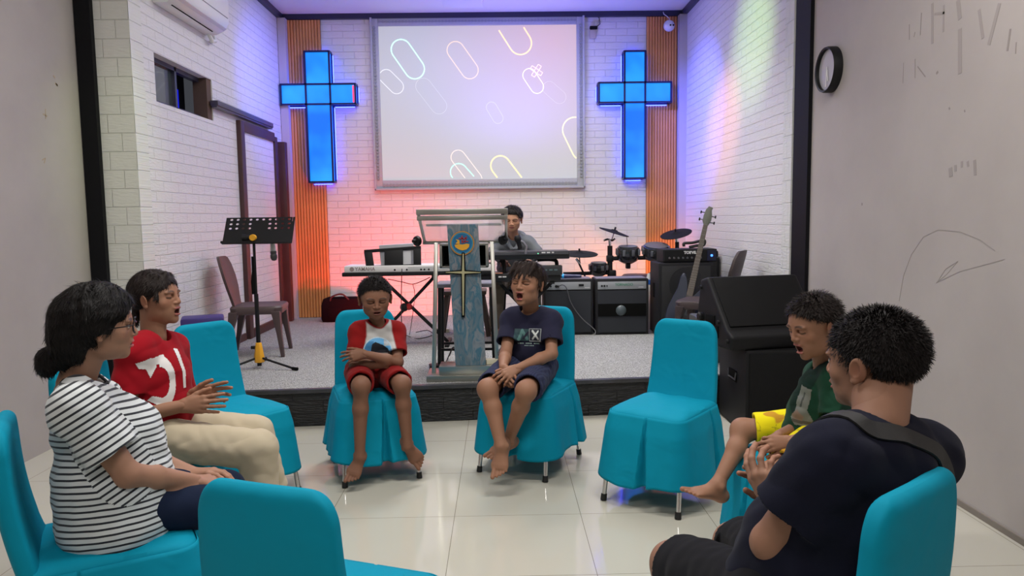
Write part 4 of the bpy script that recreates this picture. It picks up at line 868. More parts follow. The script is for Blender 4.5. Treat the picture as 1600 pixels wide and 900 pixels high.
def banquet_chair(label, x, y, face, top=.905, seed=0, drape=0.):
    """face = direction the sitter looks at, local -Y"""
    rz = math.atan2(face[0], -face[1]); rs_ = np.random.RandomState(seed)
    t = thing('banquet_chair', label, 'chair', (x, y, 0), rz, 'banquet chairs in turquoise covers')
    # seat outline (rounded rectangle), front rounder
    def outline(hw, y0, y1, rf, rb, n=10):
        pts = []
        for cx, cy, a0, r in ((hw-rb, y1-rb, 0, rb), (-hw+rb, y1-rb, PI/2, rb), (-hw+rf, y0+rf, PI, rf), (hw-rf, y0+rf, 3*PI/2, rf)):
            for k in range(n+1): a = a0+k*PI/2/n; pts.append(np.array([cx+r*math.cos(a), cy+r*math.sin(a)]))
        # resample evenly
        P_ = np.array(pts+[pts[0]]); d = np.r_[0, np.cumsum(np.linalg.norm(np.diff(P_, axis=0), axis=1))]; N = 288; q = np.arange(N)*d[-1]/N
        return np.stack([np.interp(q, d, P_[:, 0]), np.interp(q, d, P_[:, 1])], 1), q/d[-1]
    base, s = outline(.208, -.232, .225, .065, .05); cen = np.array([0, 0.])
    nrm = np.roll(base, -1, 0)-np.roll(base, 1, 0); nrm = np.stack([nrm[:, 1], -nrm[:, 0]], 1); nrm /= np.linalg.norm(nrm, axis=1)[:, None]
    N = len(base)
    # cushion
    rows = []
    ys = base[:, 1]
    for k, z in ((1.0, .425), (1.012, .445), (1.0, .462), (.97, .472), (.88, .480), (.7, .487), (.45, .490), (.2, .491)):
        p = base*k; zz = z-.012*np.maximum(0, -p[:, 1]-.10)*4*(k > .6)+.0025*np.sin(p[:, 0]*40+seed+p[:, 1]*22)*(k < .97)
        rows.append([(a, b, c) for (a, b), c in zip(p, zz)])
    MB().rings(rows).build('seat', M_cover, t, smooth=True)
    # skirt with inverted pleats
    def where(px, py): return np.argmin(np.linalg.norm(base-np.array([px, py]), axis=1))/N
    pl = [(where(-.205, .09), 1.), (where(.205, .09), 1.), (where(.02, -.225), .9)]
    rows = []; M_ = 26
    ph = rs_.rand(8)*6.28
    for i in range(M_+1):
        f = i/M_; z = .462-f*(.462-.125)
        off = .004+.012*min(1, f*4)+.046*f
        wav = np.zeros(N)
        for k in range(3, 8): wav += np.sin(2*PI*k*s+ph[k])*.0042*f*(1.2 if k < 6 else .8)
        wav += np.sin(2*PI*13*s+ph[1])*.004*f*f
        cut = np.zeros(N)
        for c, a in pl:
            d = np.abs((s-c+.5) % 1-.5)*1.62    # metres along the perimeter
            w_ = .004+.022*f*a; cut += np.exp(-(d/w_)**4)*(.010+.055*f)*a
            wav += np.exp(-((d-w_*2.0)/(.03))**2)*.006*f
        frontness = np.clip((-nrm[:, 1]), 0, 1)
        o_ = off+wav-cut
        p = base+nrm*o_[:, None]
        zz = z+(.010*np.sin(2*PI*2*s+ph[0])+.008*np.sin(2*PI*5*s+ph[1]))*f+.02*f*frontness*0
        rows.append([(a, b, c) for (a, b), c in zip(p, zz)])
    sk = MB().rings(rows, cap=False).build('skirt', M_cover, t, smooth=True)
    md = sk.modifiers.new('cloth', 'SOLIDIFY'); md.thickness = .003; md.offset = -1
    # backrest
    rows = []; H0, H1 = .40, top; tilt = .21
    fs = np.concatenate([np.linspace(0, .80, 14), 1-.2*np.cos(np.linspace(0.15, PI/2*.97, 12))**1.0*1][:1]) if False else None
    zs = list(np.linspace(H0, H1-.085, 14))+[H1-.085+.085*math.sin(a) for a in np.linspace(.12, PI/2, 12)]
    for z in zs:
        f = (z-H0)/(H1-H0); hw = .200-.026*f
        if z > H1-.085: c = (z-(H1-.085))/.085; hw = hw-.062*(1-math.sqrt(max(0, 1-c*c)))-.0; 
        th = .034-.008*f
        if z > H1-.03: c = (z-(H1-.03))/.03; th *= max(.25, math.sqrt(max(0, 1-c*c*.95)))
        yc = .205+tilt*(z-.45)*.62+.02*math.sin(PI*f); n = 12; ring = []
        for k in range(4*n):
            a = 2*PI*k/(4*n); ca, sa = math.cos(a), math.sin(a); e = .28
            px = hw*abs(ca)**e*np.sign(ca); py = th*abs(sa)**.55*np.sign(sa)
            if sa < 0: py -= -.010*(1-(px/hw)**2)*-1*0
            py += .006*math.sin(z*46+seed+px*9)*(f < .3)*(.3-f)*3*(sa < 0)
            ring.append((px, yc+py+.012*(px/.2)**2*-1, z))
        rows.append(ring)
    MB().rings(rows).build('backrest', M_cover, t, smooth=True)
    for sx in (-1, 1):
        for sy in (-1, 1):
            a = (sx*.19, sy*.19, .43); b = (sx*.205, sy*.26, .012)
            o = MB().tube([a, b], .0115, 14).build('leg', M_chrome, t, smooth=True)
            d = np.array(b)-np.array(a); d /= np.linalg.norm(d)
            MB().tube([np.array(b)-d*.022, np.array(b)+d*.010], [.015, .016], 14).build('rubber_foot', M_foot, o, smooth=True)
    return t
banquet_chair('turquoise covered chair the boy in the red and white shirt sits on', -.745, 4.20, (.31, -.95), .905, 1)
banquet_chair('turquoise covered chair the boy in the navy shirt sits on', .165, 4.24, (-.45, -.89), .905, 2)
banquet_chair('empty turquoise covered chair in front of the black subwoofer', .835, 3.715, (-.625, -.78), .885, 3)
banquet_chair('turquoise covered chair under the boy in yellow shorts', 1.22, 2.86, (-.975, -.10), .90, 4)
banquet_chair('turquoise covered chair in the near right corner behind the boy in the dark shirt', .635, 1.575, (-.62, .785), .925, 5)
banquet_chair('empty turquoise covered chair seen from behind at the bottom left', -.43, 1.80, (.35, .94), .875, 6)
banquet_chair('turquoise covered chair the woman in the striped shirt sits on', -1.235, 2.25, (.87, .48), .88, 7)
banquet_chair('empty turquoise covered chair beside the woman in the red shirt', -1.42, 3.83, (.77, -.64), .90, 8)
banquet_chair('turquoise covered chair mostly hidden under the woman in the red shirt', -1.50, 3.03, (1, -.06), .90, 9)
# ------------------------------------------------------------------ sculpting with smooth distance fields (people, hair, clothes)
def nz(v): v = np.array(v, float); return v/(np.linalg.norm(v)+1e-12)
class Sculpt:
    def __init__(s, lo, hi, h):
        s.h = h; s.lo = np.array(lo, float); s.n = np.ceil((np.array(hi, float)-s.lo)/h).astype(int)+1
        s.g = np.full(s.n, .2, np.float32)
    def sub(s, lo, hi):
        a = np.clip(np.floor((lo-s.lo)/s.h).astype(int), 0, s.n); b = np.clip(np.ceil((hi-s.lo)/s.h).astype(int)+1, 0, s.n)
        if np.any(b <= a): return None, None
        sl = tuple(slice(i, j) for i, j in zip(a, b))
        ax = [(s.lo[i]+s.h*np.arange(a[i], b[i])).astype(np.float32) for i in range(3)]
        return sl, np.stack(np.meshgrid(*ax, indexing='ij'), -1)
    def comb(s, sl, d, k, op):
        g = s.g[sl]
        if op == 'add':
            if k > 0:
                h = np.maximum(k-np.abs(g-d), 0)/k; s.g[sl] = np.minimum(g, d)-h*h*k*.25
            else: s.g[sl] = np.minimum(g, d)
        else:
            d = -d
            if k > 0:
                h = np.maximum(k-np.abs(g-d), 0)/k; s.g[sl] = np.maximum(g, d)+h*h*k*.25
            else: s.g[sl] = np.maximum(g, d)
    def ell(s, c, r, R=None, k=.01, op='add'):
        c = np.array(c, float); r = np.array(r, float); R = np.eye(3) if R is None else np.array(R)
        e = np.sqrt(((R*r)**2).sum(1))+k+s.h*2
        sl, p = s.sub(c-e, c+e)
        if sl is None: return s
        q = (p-c.astype(np.float32))@R.astype(np.float32); a = np.linalg.norm(q/r.astype(np.float32), axis=-1); b = np.linalg.norm(q/(r*r).astype(np.float32), axis=-1)
        s.comb(sl, (a*(a-1)/(b+1e-6)).astype(np.float32), k, op); return s
    def limb(s, a, b, ra, rb, W=None, k=.01, op='add'):
        """elliptical tapered limb; ra, rb = radius or (along W, across)"""
        a = np.array(a, float); b = np.array(b, float); ra = np.array(ra if np.ndim(ra) else (ra, ra), float); rb = np.array(rb if np.ndim(rb) else (rb, rb), float)
        m = max(ra.max(), rb.max())+k+s.h*2; sl, p = s.sub(np.minimum(a, b)-m, np.maximum(a, b)+m)
        if sl is None: return s
        L = np.linalg.norm(b-a); T = (b-a)/(L+1e-9)
        W = nz(np.cross(T, [.3, .9, .2]) if W is None else np.array(W, float)-T*(np.array(W, float)@T)); V = np.cross(T, W)
        q = (p-a.astype(np.float32)).astype(np.float32); z = q@T.astype(np.float32); t = np.clip(z/max(L, 1e-6), 0, 1); e = z-t*L
        w_ = ra[0]+(rb[0]-ra[0])*t; v_ = ra[1]+(rb[1]-ra[1])*t; mn = np.minimum(w_, v_)
        d = np.sqrt((q@W.astype(np.float32)/w_)**2+(q@V.astype(np.float32)/v_)**2+(e/mn)**2)
        s.comb(sl, ((d-1)*mn).astype(np.float32), k, op); return s
    def plane(s, c, n, lo, hi, k=0., ):
        """cut away everything on the +n side inside the box"""
        sl, p = s.sub(np.array(lo, float), np.array(hi, float))
        if sl is None: return s
        d = -((p-np.array(c, np.float32))@nz(n).astype(np.float32)); s.comb(sl, d.astype(np.float32), k, 'cut'); return s
    def noise(s, fn, band=.02):
        i = np.nonzero(np.abs(s.g) < band); p = s.lo+s.h*np.stack(i, -1); s.g[i] += fn(p).astype(np.float32); return s
    def mesh(s):
        g = s.g; n = g.shape; ins = g < 0
        cs = np.zeros((n[0]-1, n[1]-1, n[2]-1), np.uint8)
        for dx in (0, 1):
            for dy in (0, 1):
                for dz in (0, 1): cs += ins[dx:n[0]-1+dx, dy:n[1]-1+dy, dz:n[2]-1+dz]
        act = (cs > 0) & (cs < 8); I = np.stack(np.nonzero(act), -1); idx = -np.ones(act.shape, np.int64); idx[act] = np.arange(len(I))
        acc = np.zeros((len(I), 3)); cnt = np.zeros(len(I)); C8 = [(a, b, c) for a in (0, 1) for b in (0, 1) for c in (0, 1)]
        val = {c: g[I[:, 0]+c[0], I[:, 1]+c[1], I[:, 2]+c[2]].astype(float) for c in C8}
        for c in C8:
            for ax in range(3):
                if c[ax]: continue
                d = list(c); d[ax] = 1; a, b = val[c], val[tuple(d)]; m = (a < 0) != (b < 0)
                t = np.where(m, a/(a-b+1e-20), 0)[m]; P_ = np.tile(np.array(c, float), (m.sum(), 1)); P_[:, ax] += t; acc[m] += P_; cnt[m] += 1
        V = s.lo+s.h*(I+acc/cnt[:, None]); F = []
        for ax in range(3):
            u, v = (ax+1) % 3, (ax+2) % 3
            sa = [slice(None)]*3; sb = [slice(None)]*3; sa[ax] = slice(0, -1); sb[ax] = slice(1, None)
            A_, B_ = ins[tuple(sa)], ins[tuple(sb)]; e = np.stack(np.nonzero(A_ != B_), -1)
            ok = (e[:, u] > 0) & (e[:, v] > 0) & (e[:, u] < n[u]-1) & (e[:, v] < n[v]-1); e = e[ok]
            q = []
            for du, dv in ((-1, -1), (0, -1), (0, 0), (-1, 0)):
                f = e.copy(); f[:, u] += du; f[:, v] += dv; q.append(idx[f[:, 0], f[:, 1], f[:, 2]])
            q = np.stack(q, 1); fl = ~A_[e[:, 0], e[:, 1], e[:, 2]]; q[fl] = q[fl][:, ::-1]; F.append(q)
        return V, np.concatenate(F)
def wav(p, sc, seed, n=7):
    r = np.random.RandomState(seed); o = np.zeros(len(p))
    for i in range(n):
        d = r.normal(size=3); d /= np.linalg.norm(d); o += np.sin((p@d)*sc*(.6+.9*r.rand())+r.rand()*6.28+1.3*np.sin(p@np.roll(d, 1)*sc*.4))
    return o/n
def mesh_obj(name, parts, mats, parent=None, origin=(0, 0, 0), smooth_it=0):
    """parts: list of (V, F, colours or None, face material index or None)"""
    V = []; F = []; Cc = []; MI = []; n = 0
    for v, f, c, mi in parts:
        V.append(v); F.append(f+n); n += len(v); Cc.append(np.tile([.5, .5, .5, 1.], (len(v), 1)) if c is None else c); MI.append(np.zeros(len(f), int) if mi is None else mi)
    V = np.concatenate(V)-np.array(origin); F = np.concatenate(F); Cc = np.concatenate(Cc); MI = np.concatenate(MI)
    me = bpy.data.meshes.new(name); me.vertices.add(len(V)); me.vertices.foreach_set('co', V.astype(np.float32).ravel())
    me.loops.add(F.size); me.loops.foreach_set('vertex_index', F.astype(np.int32).ravel()); me.polygons.add(len(F)); me.polygons.foreach_set('loop_start', np.arange(0, F.size, 4, dtype=np.int32))
    me.update(calc_edges=True); me.validate()
    a = me.color_attributes.new('Col', 'FLOAT_COLOR', 'POINT'); a.data.foreach_set('color', Cc.astype(np.float32).ravel())
    me.polygons.foreach_set('material_index', MI.astype(np.int32)); me.shade_smooth()
    for m in mats: me.materials.append(m)
    o = bpy.data.objects.new(name, me); COL.objects.link(o)
    if parent is not None: o.parent = parent
    return o, V, F
M_skin = vcol_mat('skin', .58, spec=.3, bump=(90, .12, .002))
M_cloth = vcol_mat('cotton_cloth', .9, sheen=.04, bump=(700, .25, .001), spec=.08)
M_hair = vcol_mat('black_hair', .6, spec=.18)
def hair_mat():
    nt = M_hair.node_tree; b = nt.nodes['Principled BSDF']; tc = [n for n in nt.nodes if n.type == 'TEX_COORD'][0]
    n = nt.nodes.new('ShaderNodeTexNoise'); n.inputs['Scale'].default_value = 130; n.inputs['Detail'].default_value = 3; mp = nt.nodes.new('ShaderNodeMapping'); mp.inputs['Scale'].default_value = (1, 1, .18)
    bp = nt.nodes.new('ShaderNodeBump'); bp.inputs['Distance'].default_value = .004; bp.inputs['Strength'].default_value = .8
    nt.links.new(tc.outputs['Object'], mp.inputs['Vector']); nt.links.new(mp.outputs[0], n.inputs['Vector']); nt.links.new(n.outputs['Fac'], bp.inputs['Height']); nt.links.new(bp.outputs['Normal'], b.inputs['Normal'])
hair_mat()
def inball(P_, c, r, R=None):
    q = P_-np.array(c); q = q if R is None else q@R; return 1-np.linalg.norm(q/np.array(r), axis=1)
def mixc(Cc, m, col):
    m = np.clip(m, 0, 1)[:, None]; Cc[:, :3] = Cc[:, :3]*(1-m)+np.array(col)*m
def soft(x, e): return np.clip(x/e+.5, 0, 1)

# ---- head: local frame x = sideways (person's left), y = face direction, z = up ; unit = head height
def head(C, fwd, up, H, skin, h=.0024, mouth=0., lip=(.30, .085, .075), brow=.8, lean=1., jaw=1., eyes='closed', neck=None, wx=1.12, earout=1.):
    R = frame(fwd, up); R[:, 0] = np.cross(R[:, 1], R[:, 2])   # x = y × z : person's right
    C = np.array(C, float); L = lambda x, y, z: C+R@(np.array([x*wx, y, z])*H); SC = np.array([wx, 1, 1])*H
    S_ = Sculpt(C-H*.80, C+H*.76, h)
    E = lambda c, r, k=.03, op='add', Q=None: S_.ell(L(*c), np.array(r)*SC, R if Q is None else R@Q, k*H, op)
    ww = lean
    E((0, -.07, .13), (.335*ww, .41, .365)); E((0, .06, .05), (.325*ww, .33, .33), .05)
    o = mouth*.10
    E((0, .11, -.16-o*.3), (.265*ww, .255, .28), .08)                       # mid face
    E((0, .10, -.30-o*.7), (.215*ww*jaw, .23, .17), .10)                     # jaw
    E((0, .265, -.40-o), (.085*jaw, .07, .065), .07)                          # chin
    for s in (-1, 1):
        E((s*.175*ww, .215, -.115), (.105, .095, .10), .07)                   # cheeks
        E((s*.215*ww, -.0, -.23-o*.5), (.05, .12, .12), .10)                  # jaw angle
        E((s*.125, .345, -.005), (.088, .060, .048), .05, 'cut')            # socket
        E((s*.13, .288, -.012), (.075, .072, .062), .012)                    # eyeball under the lid
        if eyes == 'closed': S_.limb(L(s*.075, .366, -.035), L(s*.19, .340, -.030), .006*H, .005*H, None, .008*H, 'cut')
        E((s*.125, .335, .065), (.10, .045, .028), .04)                      # brow ridge
    S_.limb(L(0, .345, .02), L(0, .400, -.10), (.030*H, .03*H), (.036*H, .04*H), R[:, 0], .05*H)  # nose bridge
    E((0, .408, -.135), (.046, .045, .040), .03)
    for s in (-1, 1): E((s*.052, .375, -.145), (.034, .042, .028), .022); E((s*.028, .408, -.172), (.014, .022, .010), .006, 'cut')
    # mouth
    E((0, .335, -.225), (.10, .05, .05), .05)
    E((0, .372, -.243), (.092, .030, .020), .018); 
    E((0, .362-o*.15, -.290-o*1.25), (.080, .034, .023), .018)
    if mouth > 0:
        E((0, .365, -.267-o*.62), (.074, .085, .012+o*.62), .008, 'cut')
        E((0, .30, -.243), (.055, .045, .012), .0)                            # upper teeth
        E((0, .27, -.285-o*1.1), (.05, .06, .02), .0)                         # tongue
    else: S_.limb(L(-.085, .385, -.266), L(.085, .385, -.266), .006*H, .006*H, None, .008*H, 'cut')
    # ears
    for s in (-1, 1):
        Q = roty(s*.18)@rotz(-s*.35*earout)
        E((s*(.345*ww+.01), -.03, -.035), (.030, .078, .125), .02, Q=Q); E((s*(.378*ww+.01), -.012, -.02), (.018, .045, .075), .012, 'cut', Q=Q); E((s*(.35*ww+.01), .0, -.14), (.025, .035, .035), .02)
    if neck is not None:
        nb_, r = neck; S_.limb(L(0, -.13, -.20), nb_, r*1.0, r*1.06, None, .08*H)
    V, F = S_.mesh(); P_ = (V-C)@R/SC
    Cc = np.tile([*skin, 1.], (len(V), 1)); sk = np.array(skin)
    f = P_[:, 1]
    mixc(Cc, .35*np.clip(inball(P_, (0, .30, -.05), (.30, .25, .30))*2, 0, 1), sk*np.array([1.10, .97, .93]))
    for s in (-1, 1):
        mixc(Cc, .30*np.clip(inball(P_, (s*.19, .25, -.12), (.12, .12, .10))*2, 0, 1), sk*np.array([1.2, .88, .85]))
        mixc(Cc, .5*np.clip(inball(P_, (s*.36, -.02, -.03), (.08, .10, .13))*2, 0, 1), sk*np.array([1.12, .86, .82]))
        b = P_-np.array([s*.13, .34, .075+.0]); t_ = 1-np.abs(b[:, 2]+.9*(b[:, 0]**2)*4-.012)/.022; mm = np.minimum(t_, 1-np.abs(b[:, 0])/.095)
        mixc(Cc, brow*np.clip(mm*2.2, 0, 1)*(f > .2), (.02, .012, .010))
        if eyes == 'closed':
            zl = -.032-.25*(np.abs(P_[:, 0]-s*.13))**2*6+.012*0
            mm = np.minimum(1-np.abs(P_[:, 2]-(-.038+.9*(P_[:, 0]-s*.13)**2*3))/.013, (.075-np.abs(P_[:, 0]-s*.13))/.02); mixc(Cc, .92*np.clip(mm*1.8, 0, 1)*(f > .2), (.012, .008, .007))
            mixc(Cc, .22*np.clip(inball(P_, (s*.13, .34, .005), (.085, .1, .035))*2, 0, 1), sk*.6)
        else:
            mm = inball(P_, (s*.13, .36, -.012), (.062, .08, .026)); mixc(Cc, soft(mm, .15)*(f > .2), (.55, .52, .48)); mixc(Cc, soft(inball(P_, (s*.135, .36, -.012), (.028, .08, .026)), .15)*(f > .2), (.012, .008, .006))
            mm = np.minimum(1-np.abs(P_[:, 2]-(.012-1.6*(P_[:, 0]-s*.13)**2))/.010, (.075-np.abs(P_[:, 0]-s*.13))/.02); mixc(Cc, np.clip(mm*2, 0, 1)*(f > .2), (.012, .008, .007))
    mixc(Cc, .85*soft(inball(P_, (0, .39, -.245), (.098, .08, .024)), .25), lip); mixc(Cc, .85*soft(inball(P_, (0, .385, -.290-o*1.25), (.086, .075, .030)), .25), lip)
    if mouth > 0:
        ins = soft(inball(P_, (0, .33, -.267-o*.62), (.078, .085, .014+o*.63)), .12)*(f < .362); mixc(Cc, ins, (.055, .008, .008))
        mixc(Cc, ins*soft(inball(P_, (0, .30, -.243), (.066, .06, .018)), .1), (.62, .58, .50)); mixc(Cc, ins*.8*soft(inball(P_, (0, .27, -.285-o*1.1), (.05, .07, .024)), .2), (.30, .06, .055))
    else: mixc(Cc, np.clip(np.minimum(1-np.abs(P_[:, 2]+.266)/.008, (.09-np.abs(P_[:, 0]))/.02), 0, 1)*(f > .3), (.10, .03, .025))
    return (V, F, Cc, None), R

def hair_cap(C, R, H, style, h=.003, col=(.010, .008, .008)):
    wx = style.get('wx', 1.12); L = lambda x, y, z: C+R@(np.array([x*wx, y, z])*H); S_ = Sculpt(C-H*np.array([1.1]*3), C+H*.88, h); SC = np.array([wx, 1, 1])*H
    E = lambda c, r, k=.03, op='add', Q=None: S_.ell(L(*c), np.array(r)*SC, R if Q is None else R@Q, k*H, op)
    Lm = lambda a, b, ra, rb, k=.03, op='add': S_.limb(L(*a), L(*b), ra*H, rb*H, None, k*H, op)
    big = C-H*2, C+H*2
    th = style.get('th', .045); w_ = style.get('w', 1.)
    E((0, -.07, .13+style.get('lift', 0)), ((.335*w_+th), .41+th, .365+th*1.2)); E((0, .03, .12+style.get('lift', 0)), ((.320*w_+th), .33+th, .31+th*1.1), .05)
    for c, r in style.get('extra', []): E(c, r, .05)
    # hairline plane
    for a, b in style.get('cuts', [(.03, .72)]):                # keep z > a + b*y
        n = R@np.array([0, b, -1.]); S_.plane(L(0, 0, a), n, *big, k=.02*H)
    for c, r in style.get('carve', [((.0, .47, -.02), (.26, .22, .27))]): E(c, r, .02, 'cut')
    for s in (-1, 1):
        if style.get('ear', 1): E((s*.37*w_, -.04, -.06), (.09, .115, .13), .02, 'cut')
    (a0, b0) = style.get('cuts', [(.03, .72)])[0]; fd = style.get('fade', .22); ft = style.get('ft', th)*H*1.15
    S_.noise(lambda p: ft*np.clip(1-(((p-C)@R)[:, 2]/H-a0-b0*((p-C)@R)[:, 1]/H)/fd+.25*wav((p-C)/H, 28, 11, 6), 0, 1)**1.6, .05)
    for c, r in style.get('add', []): E(c, r, .03)
    for a, b, ra, rb in style.get('locks', []): Lm(a, b, ra, rb, .015)
    am = style.get('rough', .006)*H
    def nf(p):
        q = (p-C)@R/H; az = np.arctan2(q[:, 0], q[:, 1]+.07); return am*(wav(np.stack([az*.3, q[:, 0]*.5, q[:, 2]*.35], 1), 60, 3, 9)+.7*wav(q, 26, 5, 7))
    S_.noise(nf, .03)
    V, F = S_.mesh(); Cc = np.tile([*col, 1.], (len(V), 1)); P_ = (V-C)@R/H
    mixc(Cc, .5+.5*wav(P_*np.array([1, 1, .4]), 70, 9), np.array(col)*1.7)
    n_, ln, lift, ff = style.get('blade', (2600, .07, .35, .3))       # short tufts that follow the lie of the hair
    N_ = np.zeros_like(V); fn = np.cross(V[F[:, 1]]-V[F[:, 0]], V[F[:, 2]]-V[F[:, 0]])
    for k in range(4): np.add.at(N_, F[:, k], fn)
    N_ /= np.linalg.norm(N_, axis=1)[:, None]+1e-12
    if ((V-V.mean(0))*N_).sum() < 0: N_ = -N_
    ok = np.nonzero((inball(P_, (0, -.07, .13), (.33, .40, .36)) < .02) & (N_@R[:, 2] > -.75))[0]; rg = np.random.RandomState(3); i = rg.choice(ok, n_)
    nn = N_[i]; fl = -R[:, 2]+R[:, 1]*ff*np.where(P_[i, 1] > -.05, 1, -.4)[:, None]+R[:, 0]*(P_[i, 0]*1.2)[:, None]; fl = fl-nn*(fl*nn).sum(1)[:, None]; fl /= np.linalg.norm(fl, axis=1)[:, None]+1e-9
    d = nn*lift+fl*(1-lift)+rg.normal(size=(n_, 3))*.16; d /= np.linalg.norm(d, axis=1)[:, None]; sd = np.cross(d, nn); sd /= np.linalg.norm(sd, axis=1)[:, None]+1e-9
    L_ = (ln*H*(.6+.7*rg.rand(n_)))[:, None]; w0 = .0011; b0_ = V[i]-nn*.0015; b1 = b0_+d*L_*.55+nn*.0006; b2 = b0_+d*L_
    bv = np.stack([b0_-sd*w0, b0_+sd*w0, b1+sd*w0*.8, b1-sd*w0*.8, b2+sd*.0002, b2-sd*.0002], 1).reshape(-1, 3); k = np.arange(n_)[:, None]*6+len(V)
    V = np.concatenate([V, bv]); F = np.concatenate([F, np.concatenate([k+0, k+1, k+2, k+3], 1), np.concatenate([k+3, k+2, k+4, k+5], 1)])
    Cc = np.concatenate([Cc, np.repeat(np.concatenate([np.array(col)[None]*(.7+1.3*rg.rand(n_, 1)), np.ones((n_, 1))], 1), 6, axis=0)])
    return V, F, Cc, None

# ---- hand: frame from wrist; d = finger direction, n = back of hand, thumb on side sgn along (d x n)
def hand(Wp, d, n, sgn, sz, skin, curl=(.3, .3, .35, .4), spread=.05, thumb=(.5, .35), h=.0021, seg=None, fore=None):
    R = frame(d, n); X_, Y_, Z_ = R[:, 0]*sgn, R[:, 1], R[:, 2]; Wp = np.array(Wp, float); s = sz
    T = lambda x, y, z: Wp+s*(x*X_+y*Y_+z*Z_)
    S_ = Sculpt(Wp-s*.235, Wp+s*.235, h)
    ks = [(.030, .085, .004), (.010, .090, .008), (-.010, .086, .006), (-.029, .077, .000)]
    ln = [(.040, .025, .021), (.044, .028, .022), (.041, .026, .021), (.032, .019, .019)]; rd = [.0088, .0090, .0085, .0074]
    if fore is not None: S_.limb(fore[0], T(0, .004, 0), (fore[1], fore[1]*.85), (.027*s, .019*s), X_, .01)
    for k in ks: S_.limb(T(k[0]*.55, .005, 0), T(*k), (.013*s, .013*s), (.0115*s, .0115*s), X_, .014*s)
    S_.ell(T(0, .05, -.003), (.036*s, .042*s, .014*s), np.stack([X_, Y_, Z_], 1), .012*s)
    S_.ell(T(.024, .032, -.008), (.016*s, .03*s, .014*s), np.stack([X_, Y_, Z_], 1), .012*s)
    tips = []
    for i, (k, l, r) in enumerate(zip(ks, ln, rd)):
        a = T(*k); sp = (1.5-i)*spread; c = curl[i]; ang = c*.55
        for j in range(3):
            dd = math.cos(ang)*(math.cos(sp)*Y_+math.sin(sp)*X_)-math.sin(ang)*Z_; b = a+dd*l[j]*s
            S_.limb(a, b, r*s*(1.06-.07*j), r*s*(1.0-.08*j), None, .004*s if j else .008*s); a = b; ang += c*(1.15 if j == 0 else .8)
        tips.append(a)
    a = T(.026, .022, -.006); t0, t1 = thumb; dd = nz(math.cos(t0)*Y_+math.sin(t0)*X_-t1*Z_)
    for j, (l, r) in enumerate(((.040, .0125), (.032, .0105), (.026, .0092))):
        b = a+dd*l*s; S_.limb(a, b, r*s, r*s*.92, None, .008*s if j == 0 else .004*s); a = b; dd = nz(dd*.93+Y_*.18-.12*Z_*t1-.10*X_)
    tips.append(a)
    V, F = S_.mesh(); Cc = np.tile([*skin, 1.], (len(V), 1)); sk = np.array(skin); q = (V-Wp)@Z_
    mixc(Cc, .35*soft(-q/s-.004, .01), sk*np.array([1.25, 1.05, 1.0]))
    for t_ in tips: mixc(Cc, .35*np.clip((1-np.linalg.norm(V-t_, axis=1)/(.014*s))*2, 0, 1), sk*np.array([1.35, 1.15, 1.1]))
    return V, F, Cc, None
def foot(A_, d, n, sz, skin, shin, h=.003, side=1):
    """A_ ankle, d toe direction, n up (instep) ; shin=(point, radius)"""
    R = frame(d, n); X_, Y_, Z_ = R[:, 0]*side, R[:, 1], R[:, 2]; s = sz; A_ = np.array(A_, float); T = lambda x, y, z: A_+s*(x*X_+y*Y_+z*Z_)
    S_ = Sculpt(A_-s*.26, A_+s*.26, h)
    S_.limb(shin[0], T(0, -.005, .0), shin[1], (.036*s, .040*s), X_, .01)
    S_.ell(T(0, -.045, -.048), (.031*s, .038*s, .034*s), np.stack([X_, Y_, Z_], 1), .03*s)
    S_.limb(T(0, .0, -.015), T(.004, .085, -.055), (.032*s, .034*s), (.036*s, .020*s), X_, .03*s)
    S_.limb(T(0, -.03, -.055), T(.006, .11, -.064), (.028*s, .024*s), (.043*s, .016*s), X_, .03*s)
    for z in (-1, 1): S_.ell(T(z*.033, -.005, -.005), (.012*s, .014*s, .014*s), None, .015*s)
    for i, (x, l, r) in enumerate(((.032, .058, .0135), (.010, .056, .0095), (-.008, .050, .009), (-.024, .042, .0085), (-.037, .032, .008))):
        S_.limb(T(x, .115-.006*i, -.062), T(x*1.05, .115-.006*i+l*.85, -.068), r*s, r*s*.95, None, .005*s)
    V, F = S_.mesh(); Cc = np.tile([*skin, 1.], (len(V), 1)); sk = np.array(skin)
    q = (V-A_)@Z_/s; mixc(Cc, .45*soft(-q-.066, .01), sk*np.array([1.5, 1.3, 1.25]))
    mixc(Cc, .3*soft((V-A_)@Y_/s-.15, .02), sk*np.array([1.25, 1.1, 1.05])); return V, F, Cc, None
def solid(V, F, col, mi=None, var=.0, seed=1):
    Cc = np.tile([*col, 1.], (len(V), 1))
    if var: Cc[:, :3] *= (1+var*wav(V, 30, seed))[:, None]
    return V, F, Cc, mi
def bounds(pts, m):
    P_ = np.array(pts, float); return P_.min(0)-m, P_.max(0)+m
from mathutils.bvhtree import BVHTree
V3 = lambda *a: np.array(a, float)
def lerp(a, b, t): return np.array(a)+(np.array(b)-np.array(a))*t
